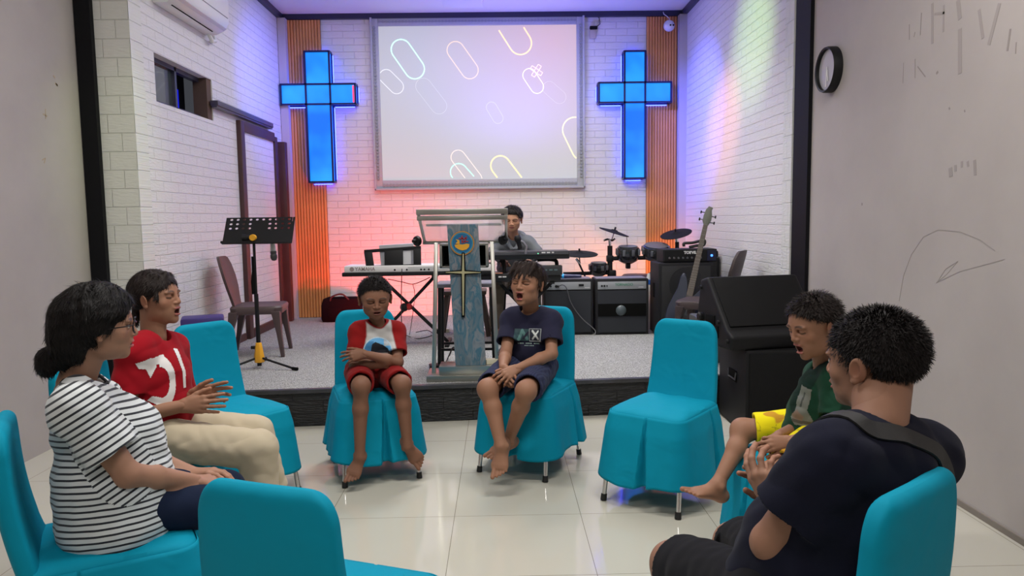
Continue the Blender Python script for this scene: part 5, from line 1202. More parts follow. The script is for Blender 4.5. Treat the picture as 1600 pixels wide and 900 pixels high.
def skin_body(J, sk, s, h=.004, fat=1., legs=True, bare_leg=True):
    keys = ['ne', 'shl', 'shr', 'ell', 'elr', 'wrl', 'wrr', 'hil', 'hir', 'knl', 'knr']+(['anl', 'anr'] if legs else [])
    lo, hi = bounds([J[k] for k in keys]+[J['pe']], .14*s); S_ = Sculpt(lo, hi, h)
    W = nz(J['shr']-J['shl']); ch = (J['shl']+J['shr'])/2
    S_.limb(J['pe'], lerp(J['pe'], ch, .5), (.125*s*fat, .085*s*fat), (.115*s*fat, .08*s*fat), W, .03); S_.limb(lerp(J['pe'], ch, .5), lerp(J['pe'], ch, .9), (.115*s*fat, .08*s*fat), (.12*s, .07*s), W, .03)
    S_.limb(J['shl'], J['shr'], .045*s, .045*s, None, .03)
    S_.limb(lerp(J['ne'], J['hd'], -.15), lerp(J['ne'], J['hd'], .45), .052*s*J.get('nf', 1), .048*s*J.get('nf', 1), None, .03)
    for q in 'lr':
        S_.limb(J['sh'+q], J['el'+q], .045*s*fat, .036*s*fat, None, .02); m = lerp(J['el'+q], J['wr'+q], .35)
        S_.limb(J['el'+q], m, .036*s*fat, .037*s*fat, None, .015); S_.limb(m, J['wr'+q], .037*s*fat, .024*s, None, .015)
        if bare_leg:
            S_.limb(J['hi'+q], J['kn'+q], .078*s*fat, .053*s*fat, None, .03)
            if legs:
                m = lerp(J['kn'+q], J['an'+q], .33); bk_ = nz(J['an'+q]-J['kn'+q]); th_ = nz(J['kn'+q]-J['hi'+q]); o = nz(-th_+bk_*(th_@bk_))*.012*s
                S_.ell(J['kn'+q]+(th_-bk_)*.004*s, (.049*s, .049*s, .049*s), None, .04)
                S_.limb(J['kn'+q], m+o, .048*s*fat, .050*s*fat, None, .03); S_.limb(m+o, J['an'+q], .050*s*fat, .032*s, None, .02)
    V, F = S_.mesh(); Cc = np.tile([*sk, 1.], (len(V), 1))
    for q in 'lr':
        for k, r in (('el', .06), ('kn', .07)): mixc(Cc, .35*np.clip((1-np.linalg.norm(V-J[k+q], axis=1)/(r*s))*1.5, 0, 1), np.array(sk)*np.array([.72, .66, .64]))
    return V, F, Cc, None
def torso(S_, J, s, prof, k=.03):
    """prof: list of (t from pelvis to shoulder line, half width, half depth, forward offset)"""
    W = nz(J['shr']-J['shl']); ch = (J['shl']+J['shr'])/2; ax = ch-J['pe']; Fw = nz(np.cross(nz(ax), W)); Fw = Fw if Fw@J['f'] > 0 else -Fw
    pts = [(J['pe']+ax*t+Fw*o*s, w_*s, d*s) for t, w_, d, o in prof]
    for (a, wa, da), (b, wb, db) in zip(pts[:-1], pts[1:]): S_.limb(a, b, (wa, da), (wb, db), W, k*s)
    return W, Fw
def sleeve(S_, a, b, fr, r0, r1, s, k=.03):
    e = lerp(a, b, fr); d = nz(np.array(b)-a); S_.limb(a, e-d*.0, r0*s, r1*s, None, k*s)
    m = r1*s*1.25; S_.plane(e, d, e-m*1.2, e+m*1.2); return e, d
def shirt(J, s, prof, sl=(.55, .55), r=(.068, .072), h=.004, wr=.0035, seed=1, neck=(.062, .30), shoulder=.055, hem=None, extra=None, yoke=.55):
    pts = [J[k] for k in ('pe', 'ne', 'shl', 'shr')]+[lerp(J['sh'+q], J['el'+q], sl[i]) for i, q in enumerate('lr')]
    lo, hi = bounds(pts, .20*s); S_ = Sculpt(lo, hi, h); ends = []
    for i, q in enumerate('lr'): ends.append(sleeve(S_, J['sh'+q], J['el'+q], sl[i], r[0], r[1], s))
    for (e, d), q in zip(ends, 'lr'): S_.limb(e-d*.02, e+d*.05, r[1]*s-.009, r[1]*s-.006, None, 0, 'cut')
    W, Fw = torso(S_, J, s, prof)
    S_.limb(J['shl'], J['shr'], shoulder*s, shoulder*s, None, .05*s)
    for q in 'lr': S_.limb(J['sh'+q], lerp(J['sh'+q], J['ne'], yoke)+V3(0, 0, .0), shoulder*s*1.0, .058*s, None, .05*s)
    if extra: extra(S_)
    up_ = nz(J['hd']-J['ne'])
    base = J['ne']+up_*J.get('nk', .0)*s
    # neck opening
    S_.limb(base+Fw*.012*s+up_*.012, base+up_*.2*s+Fw*.02*s, neck[0]*s, neck[0]*s*1.1, None, .006, 'cut')
    if hem is not None: S_.plane(*hem, lo, hi)
    Wv = lambda p: -wr*1.6*np.abs(wav(p*np.array([1, 1, 1.7]), 34/s, seed, 6))+wr*.8*wav(p, 75/s, seed+3, 6)
    S_.noise(Wv, .02); V, F = S_.mesh()
    # groups: 0 torso, 1 left sleeve, 2 right sleeve ; nearest axis
    def dseg(p, a, b):
        t = np.clip(((p-a)@(b-a))/((b-a)@(b-a)), 0, 1); return np.linalg.norm(p-a-t[:, None]*(b-a), axis=1)
    fc = V[F].mean(1); ch = (J['shl']+J['shr'])/2
    dt = dseg(fc, J['pe'], ch)-.14*s; g = np.zeros(len(F), int)
    for i, q in enumerate('lr'):
        out = W*(1 if q == 'r' else -1); side = ((fc-J['sh'+q])@out > -.012*s)|((fc-J['sh'+q])@nz(J['el'+q]-J['sh'+q]) > .03*s)
        ds = dseg(fc, J['sh'+q], J['el'+q]); g[(ds < .095*s) & side & (ds-.02*s < dseg(fc, J['pe'], ch)*.75)] = i+1
    return V, F, g, W, Fw, base, up_
def decal(name, V, F, c, n, upv, w_, h_, fn, parent, origin, res=.0024, off=.0016, m=None):
    """project a flat printed pattern fn(u,v)->(N,4 rgba, a=0 means none) along -n onto the cloth"""
    bvh = BVHTree.FromPolygons([Vector(v) for v in V], [tuple(map(int, f)) for f in F]); n = nz(n); up_ = nz(np.array(upv)-n*(np.array(upv)@n)); rt = np.cross(up_, n)
    nu, nv = int(w_/res)+1, int(h_/res)+1; us = (np.arange(nu)-(nu-1)/2)*res; vs = (np.arange(nv)-(nv-1)/2)*res; U_, V_ = np.meshgrid(us, vs, indexing='ij')
    fu, fv = (U_[:-1, :-1]+U_[1:, 1:])/2, (V_[:-1, :-1]+V_[1:, 1:])/2; col = fn(fu.ravel(), fv.ravel()); keep = col[:, 3] > .5
    need = {}; verts = []; cols = []; faces = []
    Pn = {}
    def vert(i, j):
        if (i, j) in Pn: return Pn[(i, j)]
        p = np.array(c)+rt*us[i]+up_*vs[j]+n*.25; hit, nn, _, _ = bvh.ray_cast(Vector(p), Vector(-n), .6)
        r = None if hit is None else (np.array(hit)+np.array(nn)*off*(1 if np.array(nn)@n > 0 else -1)); Pn[(i, j)] = r; return r
    for k in np.nonzero(keep)[0]:
        i, j = divmod(k, nv-1); q = [vert(i, j), vert(i+1, j), vert(i+1, j+1), vert(i, j+1)]
        if any(x is None for x in q): continue
        if max(np.linalg.norm(q[0]-q[2]), np.linalg.norm(q[1]-q[3])) > res*5: continue
        b = len(verts); verts += q; cols += [col[k]]*4; faces.append((b, b+1, b+2, b+3))
    if not faces: print('decal empty', name); return None
    o, _, _ = mesh_obj(name, [(np.array(verts), np.array(faces), np.array(cols), None)], [m or vcol_mat('shirt_print_ink', .6)], parent, origin); return o
def rgba(n): return np.zeros((n, 4))
def put(c, m, col): c[m] = (*col, 1)
def seg2(u, v, a, b, w_):
    a = np.array(a); b = np.array(b); p = np.stack([u, v], 1); t = np.clip(((p-a)@(b-a))/((b-a)@(b-a)), 0, 1); return np.linalg.norm(p-a-t[:, None]*(b-a), axis=1) < w_
def inpoly(u, v, poly):
    r = np.zeros(len(u), bool); n = len(poly)
    for i in range(n):
        (x0, y0), (x1, y1) = poly[i], poly[(i+1) % n]
        if y0 == y1: continue
        m = ((y0 > v) != (y1 > v)) & (u < (x1-x0)*(v-y0)/(y1-y0)+x0); r ^= m
    return r
def trousers(J, s, fr, r=(.092, .075), h=.004, wr=.003, seed=3, hipr=(.155, .11), long=None, cuff=True):
    """fr: fraction of thigh covered (1 = to the knee), long: fraction of the shin too"""
    pts = [J[k] for k in ('pe', 'hil', 'hir', 'knl', 'knr')]+([lerp(J['kn'+q], J['an'+q], long) for q in 'lr'] if long else []); lo, hi = bounds(pts, .16*s); S_ = Sculpt(lo, hi, h); W = nz(J['hir']-J['hil'])
    ax = nz((J['shl']+J['shr'])/2-J['pe']); S_.limb(J['pe']-ax*.01, J['pe']+ax*.09*s, (hipr[0]*s, hipr[1]*s), (hipr[0]*s*.92, hipr[1]*s), W, .03)
    ends = []
    for q in 'lr':
        a, b = J['hi'+q], J['kn'+q]
        if long:
            S_.limb(a, b, r[0]*s, r[1]*s, None, .03*s); e = lerp(b, J['an'+q], long); S_.limb(b, e, r[1]*s, r[1]*.86*s, None, .02*s); d = nz(J['an'+q]-b)
        else:
            e = lerp(a, b, fr); d = nz(b-a); S_.limb(a, e, r[0]*s, r[1]*s, None, .03*s)
        ends.append((e, d, r[1]*s*(.86 if long else 1)))
    for e, d, rr in ends:
        m = rr*1.2; S_.plane(e, d, e-m*1.1, e+m*1.25)
    for e, d, rr in ends: S_.limb(e-d*.02, e+d*.06, rr-.010, rr-.008, None, 0, 'cut')
    S_.noise(lambda p: -wr*1.5*np.abs(wav(p, 36/s, seed, 6))+wr*.7*wav(p, 85/s, seed+1, 6), .02)
    return S_.mesh()
def person_obj(label, base, parts):
    o, _, _ = mesh_obj('person', parts, [M_skin], None, base); o.location = base; return tag(o, label, 'person')
SK_M = (.295, .148, .090); SK_D = (.205, .098, .060); SK_L = (.35, .185, .12)
# ------------------------------------------------------------------ boy with crossed arms, red and white shirt
def boy_red():
    s = .80; f = nz(V3(.31, -.95, 0)); r = V3(-.95, -.31, 0); pe = V3(-.745, 4.20, .575)
    J = dict(f=f, pe=pe, hil=pe-r*.075, hir=pe+r*.075, hd=at(586, 466, 4.10), ne=at(590, 508, 4.18), shr=at(561, 519, 4.14), shl=at(618, 518, 4.20),
             ell=at(622, 566, 4.06), wrl=at(570, 553, 3.985), elr=at(554, 571, 4.06), wrr=at(604, 569, 4.03), knr=at(564, 603, 3.86), knl=at(628, 601, 3.92),
             anr=at(562, 713, 3.86), anl=at(637, 697, 3.93))
    sk = SK_D; B = [skin_body(J, sk, s)]
    hp, R = head(J['hd'], nz(V3(.27, -.95, -.16)), V3(.02, -.15, 1), .222, sk, mouth=.22, lip=(.22, .085, .07), lean=.98, earout=1.3, neck=(J['ne'], .050*.8)); B.append(hp)
    B.append(hand(J['wrl'], nz(at(546, 557, 3.985)-J['wrl']), V3(.1, -1, .45), -1 if False else 1, .80, sk, curl=(.25, .3, .35, .4), spread=.10, thumb=(.5, .1), fore=(lerp(J['ell'], J['wrl'], .75), .024)))
    B.append(hand(J['wrr'], nz(at(625, 578, 4.10)-J['wrr']), V3(.2, -.9, .3), -1, .78, sk, curl=(.3, .3, .3, .3), fore=(lerp(J['elr'], J['wrr'], .75), .024)))
    B.append(foot(J['anr'], nz(at(549, 745, 3.78)-J['anr']+V3(0, 0, .015)), V3(.1, -.55, .6), .80, sk, (lerp(J['knr'], J['anr'], .82), .0335*s)))
    B.append(foot(J['anl'], nz(at(657, 724, 3.90)-J['anl']), V3(.0, -.8, .35), .80, sk, (lerp(J['knl'], J['anl'], .82), .0335*s)))
    base = (pe[0], pe[1], 0); o = person_obj('boy in a red and white shirt sitting with crossed arms and closed eyes', base, B)
    mesh_obj('hair', [hair_cap(J['hd'], R, .222, dict(blade=(4500, .07, .55, .2), th=.034, w=.98, cuts=[(.04, .70)], carve=[((0, .46, -.02), (.27, .2, .255))], rough=.010))], [M_hair], o, base)
    V, F, g, W, Fw, nb, up_ = shirt(J, s, [(.10, .150, .112, .01), (.45, .148, .108, .02), (.80, .150, .10, .01), (1.0, .12, .075, 0)], sl=(.72, .72), r=(.066, .070), neck=(.060, .3), seed=2)
    rel = V-J['ne']; Cc = np.tile([.50, .49, .48, 1.], (len(V), 1))
    x = rel@W; z = rel@up_; dn = np.linalg.norm(rel-np.outer(rel@up_, up_), axis=1)
    mixc(Cc, soft(np.abs(x)-(.070+.30*np.clip(-z-.0, 0, .16)), .008), (.22, .010, .010))
    mixc(Cc, soft(.078*s+.006-dn, .006)*(z > -.09), (.22, .010, .012))
    sh, _, _ = mesh_obj('shirt', [(V, F, Cc, None)], [M_cloth], o, base)
    def pr(u, v):
        c = rgba(len(u)); R_ = .082; d = np.hypot(u, v+.03); m = (d < R_) & (v > -.035); put(c, m, (.12, .38, .68)); put(c, m & (u < -.02) & (v < .03), (.05, .22, .45)); put(c, m & (d > R_-.006), (.45, .58, .68))
        put(c, m & (u > .035) & (v > -.0) & (d < .078), (.42, .46, .50)); put(c, m & inpoly(u, v, [(-.045, -.06), (-.030, .012), (-.012, .024), (.03, .006), (.055, -.012), (.075, -.05)]), (.012, .014, .022)); return c
    decal('print', V, F, at(590, 541, 4.1), nz(at(590, 541, 3.5)-at(590, 541, 4.1)), (0, 0, 1), .20, .14, pr, sh, base)
    V, F = trousers(J, s, .86, (.104, .088), hipr=(.175, .130), seed=5, wr=.004); mesh_obj('shorts', [solid(V, F, (.20, .010, .010))], [M_cloth], o, base)
boy_red()
# ------------------------------------------------------------------ singing boy in navy
def boy_navy():
    s = .90; f = nz(V3(-.45, -.89, 0)); r = V3(-.89, .45, 0); pe = V3(.165, 4.26, .585)
    J = dict(f=f, pe=pe, hil=pe-r*.08, hir=pe+r*.08, hd=at(824, 443, 4.10), ne=at(830, 488, 4.20), shr=at(800, 499, 4.22), shl=at(860, 502, 4.14),
             elr=at(790, 553, 4.08), wrr=at(786, 574, 3.90), ell=at(862, 553, 4.02), wrl=at(808, 576, 3.88), knr=at(762, 608, 3.84), knl=at(822, 611, 3.72), anr=at(783, 697, 3.74), anl=at(795, 687, 3.88))
    sk = SK_M; B = [skin_body(J, sk, s)]
    hp, R = head(J['hd'], nz(V3(-.50, -.84, .14)), V3(.10, .12, 1), .228, sk, mouth=.95, lip=(.33, .10, .09), neck=(J['ne'], .05*.9)); B.append(hp)
    c = at(791, 583, 3.83)
    B.append(hand(J['wrr'], nz(V3(.25, -.55, -.75)), V3(-.75, -.55, .15), -1, .88, sk, curl=(.75, .8, .85, .9), spread=.12, thumb=(.4, .3), fore=(lerp(J['elr'], J['wrr'], .6), .026)))
    B.append(hand(J['wrl'], nz(V3(-.80, -.45, -.35)), V3(.1, -.75, .65), 1, .88, sk, curl=(.45, .5, .5, .55), spread=.16, thumb=(.55, .2), fore=(lerp(J['ell'], J['wrl'], .75), .027)))
    B.append(foot(J['anr'], nz(at(772, 742, 3.62)-J['anr']+V3(0, 0, -.01)), V3(-.25, -.75, .45), .90, sk, (lerp(J['knr'], J['anr'], .82), .0335*s)))
    B.append(foot(J['anl'], nz(at(763, 706, 3.80)-J['anl']), V3(-.3, -.7, .6), .85, sk, (lerp(J['knl'], J['anl'], .82), .0335*s)))
    base = (pe[0], pe[1], 0); o = person_obj('boy in a navy shirt singing with his mouth wide open and hands clasped', base, B)
    lk = [((-.22+.11*i, .18, .46), (-.24+.12*i+.02, .40, .14+.03*abs(i-2)-.02*(i % 2)), .075, .022) for i in range(5)]+[((s_*.3, .05, .35), (s_*.345, .10, -.02), .07, .03) for s_ in (-1, 1)]
    mesh_obj('hair', [hair_cap(J['hd'], R, .228, dict(blade=(3500, .12, .15, .6), th=.055, w=1., ft=.035, cuts=[(-.02, .70)], carve=[((0, .46, -.06), (.25, .17, .27))], locks=lk, rough=.012), col=(.022, .014, .012))], [M_hair], o, base)
    V, F, g, W, Fw, nb, up_ = shirt(J, s, [(-.08, .155, .125, .015), (.40, .150, .115, .02), (.80, .150, .10, .01), (1.0, .12, .075, 0)], sl=(.66, .66), r=(.066, .072), neck=(.066, .3), seed=7)
    Cc = np.tile([.022, .022, .045, 1.], (len(V), 1)); sh, _, _ = mesh_obj('shirt', [(V, F, Cc, None)], [M_cloth], o, base)
    def pr(u, v):
        c = rgba(len(u)); put(c, (np.abs(u) < .078) & (np.abs(v-.01) < .034) & (u < .004), (.03, .07, .08)); 
        put(c, seg2(u, v, (-.055, -.015), (-.035, .035), .008) | seg2(u, v, (-.035, .035), (-.008, -.012), .008), (.10, .22, .21)); put(c, seg2(u, v, (-.03, -.01), (-.0, .025), .006), (.02, .02, .04))
        b = (np.abs(u-.04) < .036) & (np.abs(v-.01) < .036); put(c, b, (.45, .5, .5)); put(c, (np.abs(u-.04) < .032) & (np.abs(v-.01) < .032), (.025, .03, .045))
        put(c, seg2(u, v, (.024, -.012), (.056, .032), .0045) | seg2(u, v, (.024, .032), (.056, -.012), .0055), (.62, .66, .64))
        for i in range(14):
            x = -.058+i*.009; put(c, (np.abs(u-x) < .0032) & (np.abs(v+.037) < .004) & (i % 5 != 4), (.30, .42, .40))
        for i in range(6):
            x = -.02+i*.009; put(c, (np.abs(u-x) < .003) & (np.abs(v+.050) < .003), (.25, .36, .34))
        return c
    decal('print', V, F, at(826, 526, 4.1), nz(at(826, 526, 3.5)-at(826, 526, 4.1)+V3(-.12, 0, 0)), (.0, 0, 1), .17, .12, pr, sh, base)
    V, F = trousers(J, s, .90, (.104, .086), hipr=(.155, .115), seed=9, wr=.004)
    Cc = np.tile([.022, .026, .060, 1.], (len(V), 1)); mixc(Cc, .5*soft(np.sin((V@nz(V3(.9, -.4, .2)))*520), .6), (.05, .06, .12)); mesh_obj('shorts', [(V, F, Cc, None)], [M_cloth], o, base)
boy_navy()
# ------------------------------------------------------------------ boy in green shirt and yellow shorts
def boy_green():
    s = .76; f = nz(V3(-.975, -.10, 0)); r = V3(-.10, .975, 0); pe = V3(1.235, 2.86, .575)
    J = dict(f=f, pe=pe, hil=pe-r*.075, hir=pe+r*.075, hd=at(1271, 508, 2.76), ne=at(1288, 571, 2.84), shl=at(1305, 594, 2.73), shr=at(1279, 586, 2.95),
             ell=at(1306, 677, 2.66), wrl=at(1232, 690, 2.66), elr=at(1262, 662, 2.95), wrr=at(1216, 680, 2.74), knl=at(1206, 741, 2.62), knr=at(1160, 672, 2.98),
             anr=at(1121, 757, 2.84), anl=at(1178, 860, 2.60))
    sk = SK_M; B = [skin_body(J, sk, s)]
    hp, R = head(J['hd'], nz(V3(-.93, -.20, -.22)), V3(-.20, .0, 1), .226, sk, mouth=.75, lip=(.33, .10, .09), neck=(J['ne'], .040), earout=1.2); B.append(hp)
    B.append(hand(J['wrl'], nz(V3(-.86, .05, -.10)), V3(-.1, -.9, .45), -1, .76, sk, curl=(.6, .65, .7, .8), spread=.10, thumb=(.5, .2), fore=(lerp(J['ell'], J['wrl'], .72), .024)))
    B.append(hand(J['wrr'], nz(V3(-.75, -.50, -.12)), V3(-.3, .3, .9), 1, .74, sk, curl=(.7, .75, .8, .8), spread=.14, thumb=(.5, .3), fore=(lerp(J['elr'], J['wrr'], .7), .024)))
    B.append(foot(J['anr'], nz(at(1068, 752, 2.80)-J['anr']+V3(0, 0, .02)), V3(.25, .1, .9), .80, sk, (lerp(J['knr'], J['anr'], .82), .0335*s)))
    B.append(foot(J['anl'], nz(V3(-.85, -.1, -.3)), V3(-.1, .0, .9), .78, sk, (lerp(J['knl'], J['anl'], .82), .0335*s)))
    base = (pe[0], pe[1], 0); o = person_obj('boy in a green shirt and yellow shorts shouting with his eyes shut', base, B)
    lk = [((-.18+.06*i, .10, .47), (-.20+.065*i, .325, .38), .045, .018) for i in range(7)]
    mesh_obj('hair', [hair_cap(J['hd'], R, .226, dict(blade=(4500, .09, .45, .5), th=.036, fade=.13, cuts=[(.04, .66)], carve=[((0, .50, -.04), (.26, .2, .26))], rough=.014), col=(.014, .010, .009))], [M_hair], o, base)
    V, F, g, W, Fw, nb, up_ = shirt(J, s, [(-.05, .150, .125, .02), (.40, .150, .115, .02), (.80, .150, .10, .01), (1.0, .12, .075, 0)], sl=(.66, .62), r=(.068, .078), neck=(.062, .3), seed=12)
    Cc = np.tile([.012, .050, .028, 1.], (len(V), 1)); mixc(Cc, soft(wav(V, 26, 4)-.18, .05)*.8*((V-J['ne'])@up_ > -.18), (.006, .016, .012)); sh, _, _ = mesh_obj('shirt', [(V, F, Cc, None)], [M_cloth], o, base)
    def pr(u, v):
        c = rgba(len(u)); put(c, inpoly(u, v, [(-.030, .075), (.028, .07), (.026, .035), (.020, -.01), (.045, -.045), (.030, -.072), (-.03, -.075), (-.055, -.05), (-.03, -.02), (-.035, .03)]), (.16, .17, .14))
        put(c, inpoly(u, v, [(-.05, -.04), (-.02, -.015), (.01, -.035), (.0, -.06), (-.035, -.062)]), (.22, .15, .11)); put(c, seg2(u, v, (-.01, .0), (-.005, .05), .004), (.05, .06, .05)); put(c, seg2(u, v, (-.04, -.06), (.035, -.058), .006), (.08, .07, .05)); return c
    cN = lerp(J['pe'], (J['shl']+J['shr'])/2, .55); decal('print', V, F, cN, f+V3(.1, -.55, 0), (0, 0, 1), .14, .18, pr, sh, base)
    V, F = trousers(J, s, .78, (.100, .088), hipr=(.155, .115), seed=15, wr=.004)
    Cc = np.tile([.78, .66, .012, 1.], (len(V), 1)); q = V*1.0; n = np.sin(q[:, 0]*95+2*np.sin(q[:, 1]*60))*np.sin(q[:, 1]*100+2*np.sin(q[:, 2]*70)); mixc(Cc, soft(.07-np.abs(n), .05)*.55*(wav(V, 60, 2) > .0), (.12, .10, .02)); mixc(Cc, soft(wav(V, 62, 8)-.42, .05)*.8, (.45, .17, .03))
    mesh_obj('shorts', [(V, F, Cc, None)], [M_cloth], o, base)
boy_green()
# ------------------------------------------------------------------ boy in the near right corner
def boy_near():
    s = 1.0; f = nz(V3(-.50, .866, 0)); r = V3(.866, .50, 0); pe = V3(.665, 1.565, .585)
    J = dict(f=f, pe=pe, hil=pe-r*.09, hir=pe+r*.09, hd=at(1363, 563, 1.62), ne=at(1372, 666, 1.52), shl=at(1300, 722, 1.44), shr=at(1440, 712, 1.60),
             ell=at(1203, 848, 1.50), wrl=at(1212, 796, 1.72), elr=V3(1.02, 1.83, .75), wrr=at(1236, 790, 1.90), knl=at(1052, 882, 1.98), knr=at(1148, 850, 2.14),
             anl=at(1052, 882, 1.98)+V3(-.02, .02, -.42), anr=at(1148, 850, 2.14)+V3(-.02, .02, -.42), nf=1.0)
    sk = (.30, .155, .10); B = [skin_body(J, sk, s, fat=1.08)]
    hp, R = head(J['hd'], nz(V3(-.66, .75, -.02)), V3(-.05, .05, 1), .229, sk, mouth=.1, h=.002, lip=(.33, .11, .10), eyes='open', neck=(J['ne'], .054), jaw=1.12, lean=1.03, earout=1.25); B.append(hp)
    B.append(hand(J['wrl'], nz(V3(-.22, .42, .75)), V3(-.75, -.35, .15), -1, .98, sk, curl=(.35, .40, .5, .6), spread=.10, thumb=(.55, .3), fore=(lerp(J['ell'], J['wrl'], .7), .031)))
    B.append(hand(J['wrr'], nz(V3(-.55, .05, .65)), V3(.45, .85, .3), 1, .96, sk, curl=(.25, .3, .35, .4), spread=.12, thumb=(.55, .2), fore=(lerp(J['elr'], J['wrr'], .75), .031)))
    for q in 'lr': B.append(foot(J['an'+q], nz(f+V3(0, 0, -.2)), (0, 0, 1), 1.0, sk, (lerp(J['kn'+q], J['an'+q], .75), .039)))
    base = (pe[0], pe[1], 0); o = person_obj('boy in a dark navy shirt and black shorts clapping in the near right corner', base, B)
    mesh_obj('hair', [hair_cap(J['hd'], R, .229, dict(blade=(9000, .055, .55, .1), th=.028, lift=.0, w=1.0, fade=.26, cuts=[(-.14, .55)], carve=[((0, .50, -.04), (.26, .19, .29))], rough=.009), h=.0028)], [M_hair], o, base)
    def ex(S_):
        e = lerp(J['shl'], J['ell'], .25); S_.limb(lerp(J['shl'], J['pe'], .35), e, .07, .06, None, .05)
    V, F, g, W, Fw, nb, up_ = shirt(J, s, [(-.10, .165, .150, .02), (.30, .170, .150, .02), (.65, .170, .135, .0), (.9, .155, .11, -.01), (1.0, .12, .085, -.01)], sl=(.60, .62), r=(.070, .082), neck=(.070, .3), shoulder=.060, seed=21, extra=ex, wr=.005)
    sh, _, _ = mesh_obj('shirt', [solid(V, F, (.009, .010, .021))], [M_cloth], o, base)
    V, F = trousers(J, s, .88, (.105, .090), hipr=(.18, .14), seed=25, wr=.004); mesh_obj('shorts', [solid(V, F, (.010, .010, .012))], [M_cloth], o, base)
    # strap across the shoulders, hugging the shirt
    bvh = BVHTree.FromPolygons([Vector(v) for v in sh.data.vertices and [tuple(np.array(v.co)+np.array(base)) for v in sh.data.vertices]], [tuple(p.vertices) for p in sh.data.polygons])
    pts = []
    for px, py, Y in ((1243, 730, 1.60), (1300, 690, 1.50), (1340, 672, 1.44), (1385, 672, 1.42), (1420, 685, 1.45), (1450, 712, 1.50), (1470, 745, 1.52)):
        p = at(px, py, Y); hit, nn, _, dd = bvh.find_nearest(Vector(p)); pts.append((np.array(hit)+np.array(nn)*.004, np.array(nn)))
    P_ = smooth_path([p for p, _ in pts], 8); rows = []
    for i, p in enumerate(P_):
        hit, nn, _, dd = bvh.find_nearest(Vector(p)); n_ = np.array(nn); c = np.array(hit)+n_*.0045; t_ = nz(np.array(P_[min(i+1, len(P_)-1)])-P_[max(i-1, 0)]); u = nz(np.cross(t_, n_))
        q = []
        for a, b in ((-.020, -.003), (.020, -.003), (.020, .0015), (-.020, .0015)):
            h2, n2, _, _ = bvh.find_nearest(Vector(c+u*a)); q.append(np.array(h2)+np.array(n2)*(.005+b))
        rows.append(q)
    MB().rings(rows).shift(-np.array(base)).build('bag_strap', mat('black_webbing', (.010, .010, .011), .6, bump=(500, .5, .001)), o, smooth=True)
boy_near()
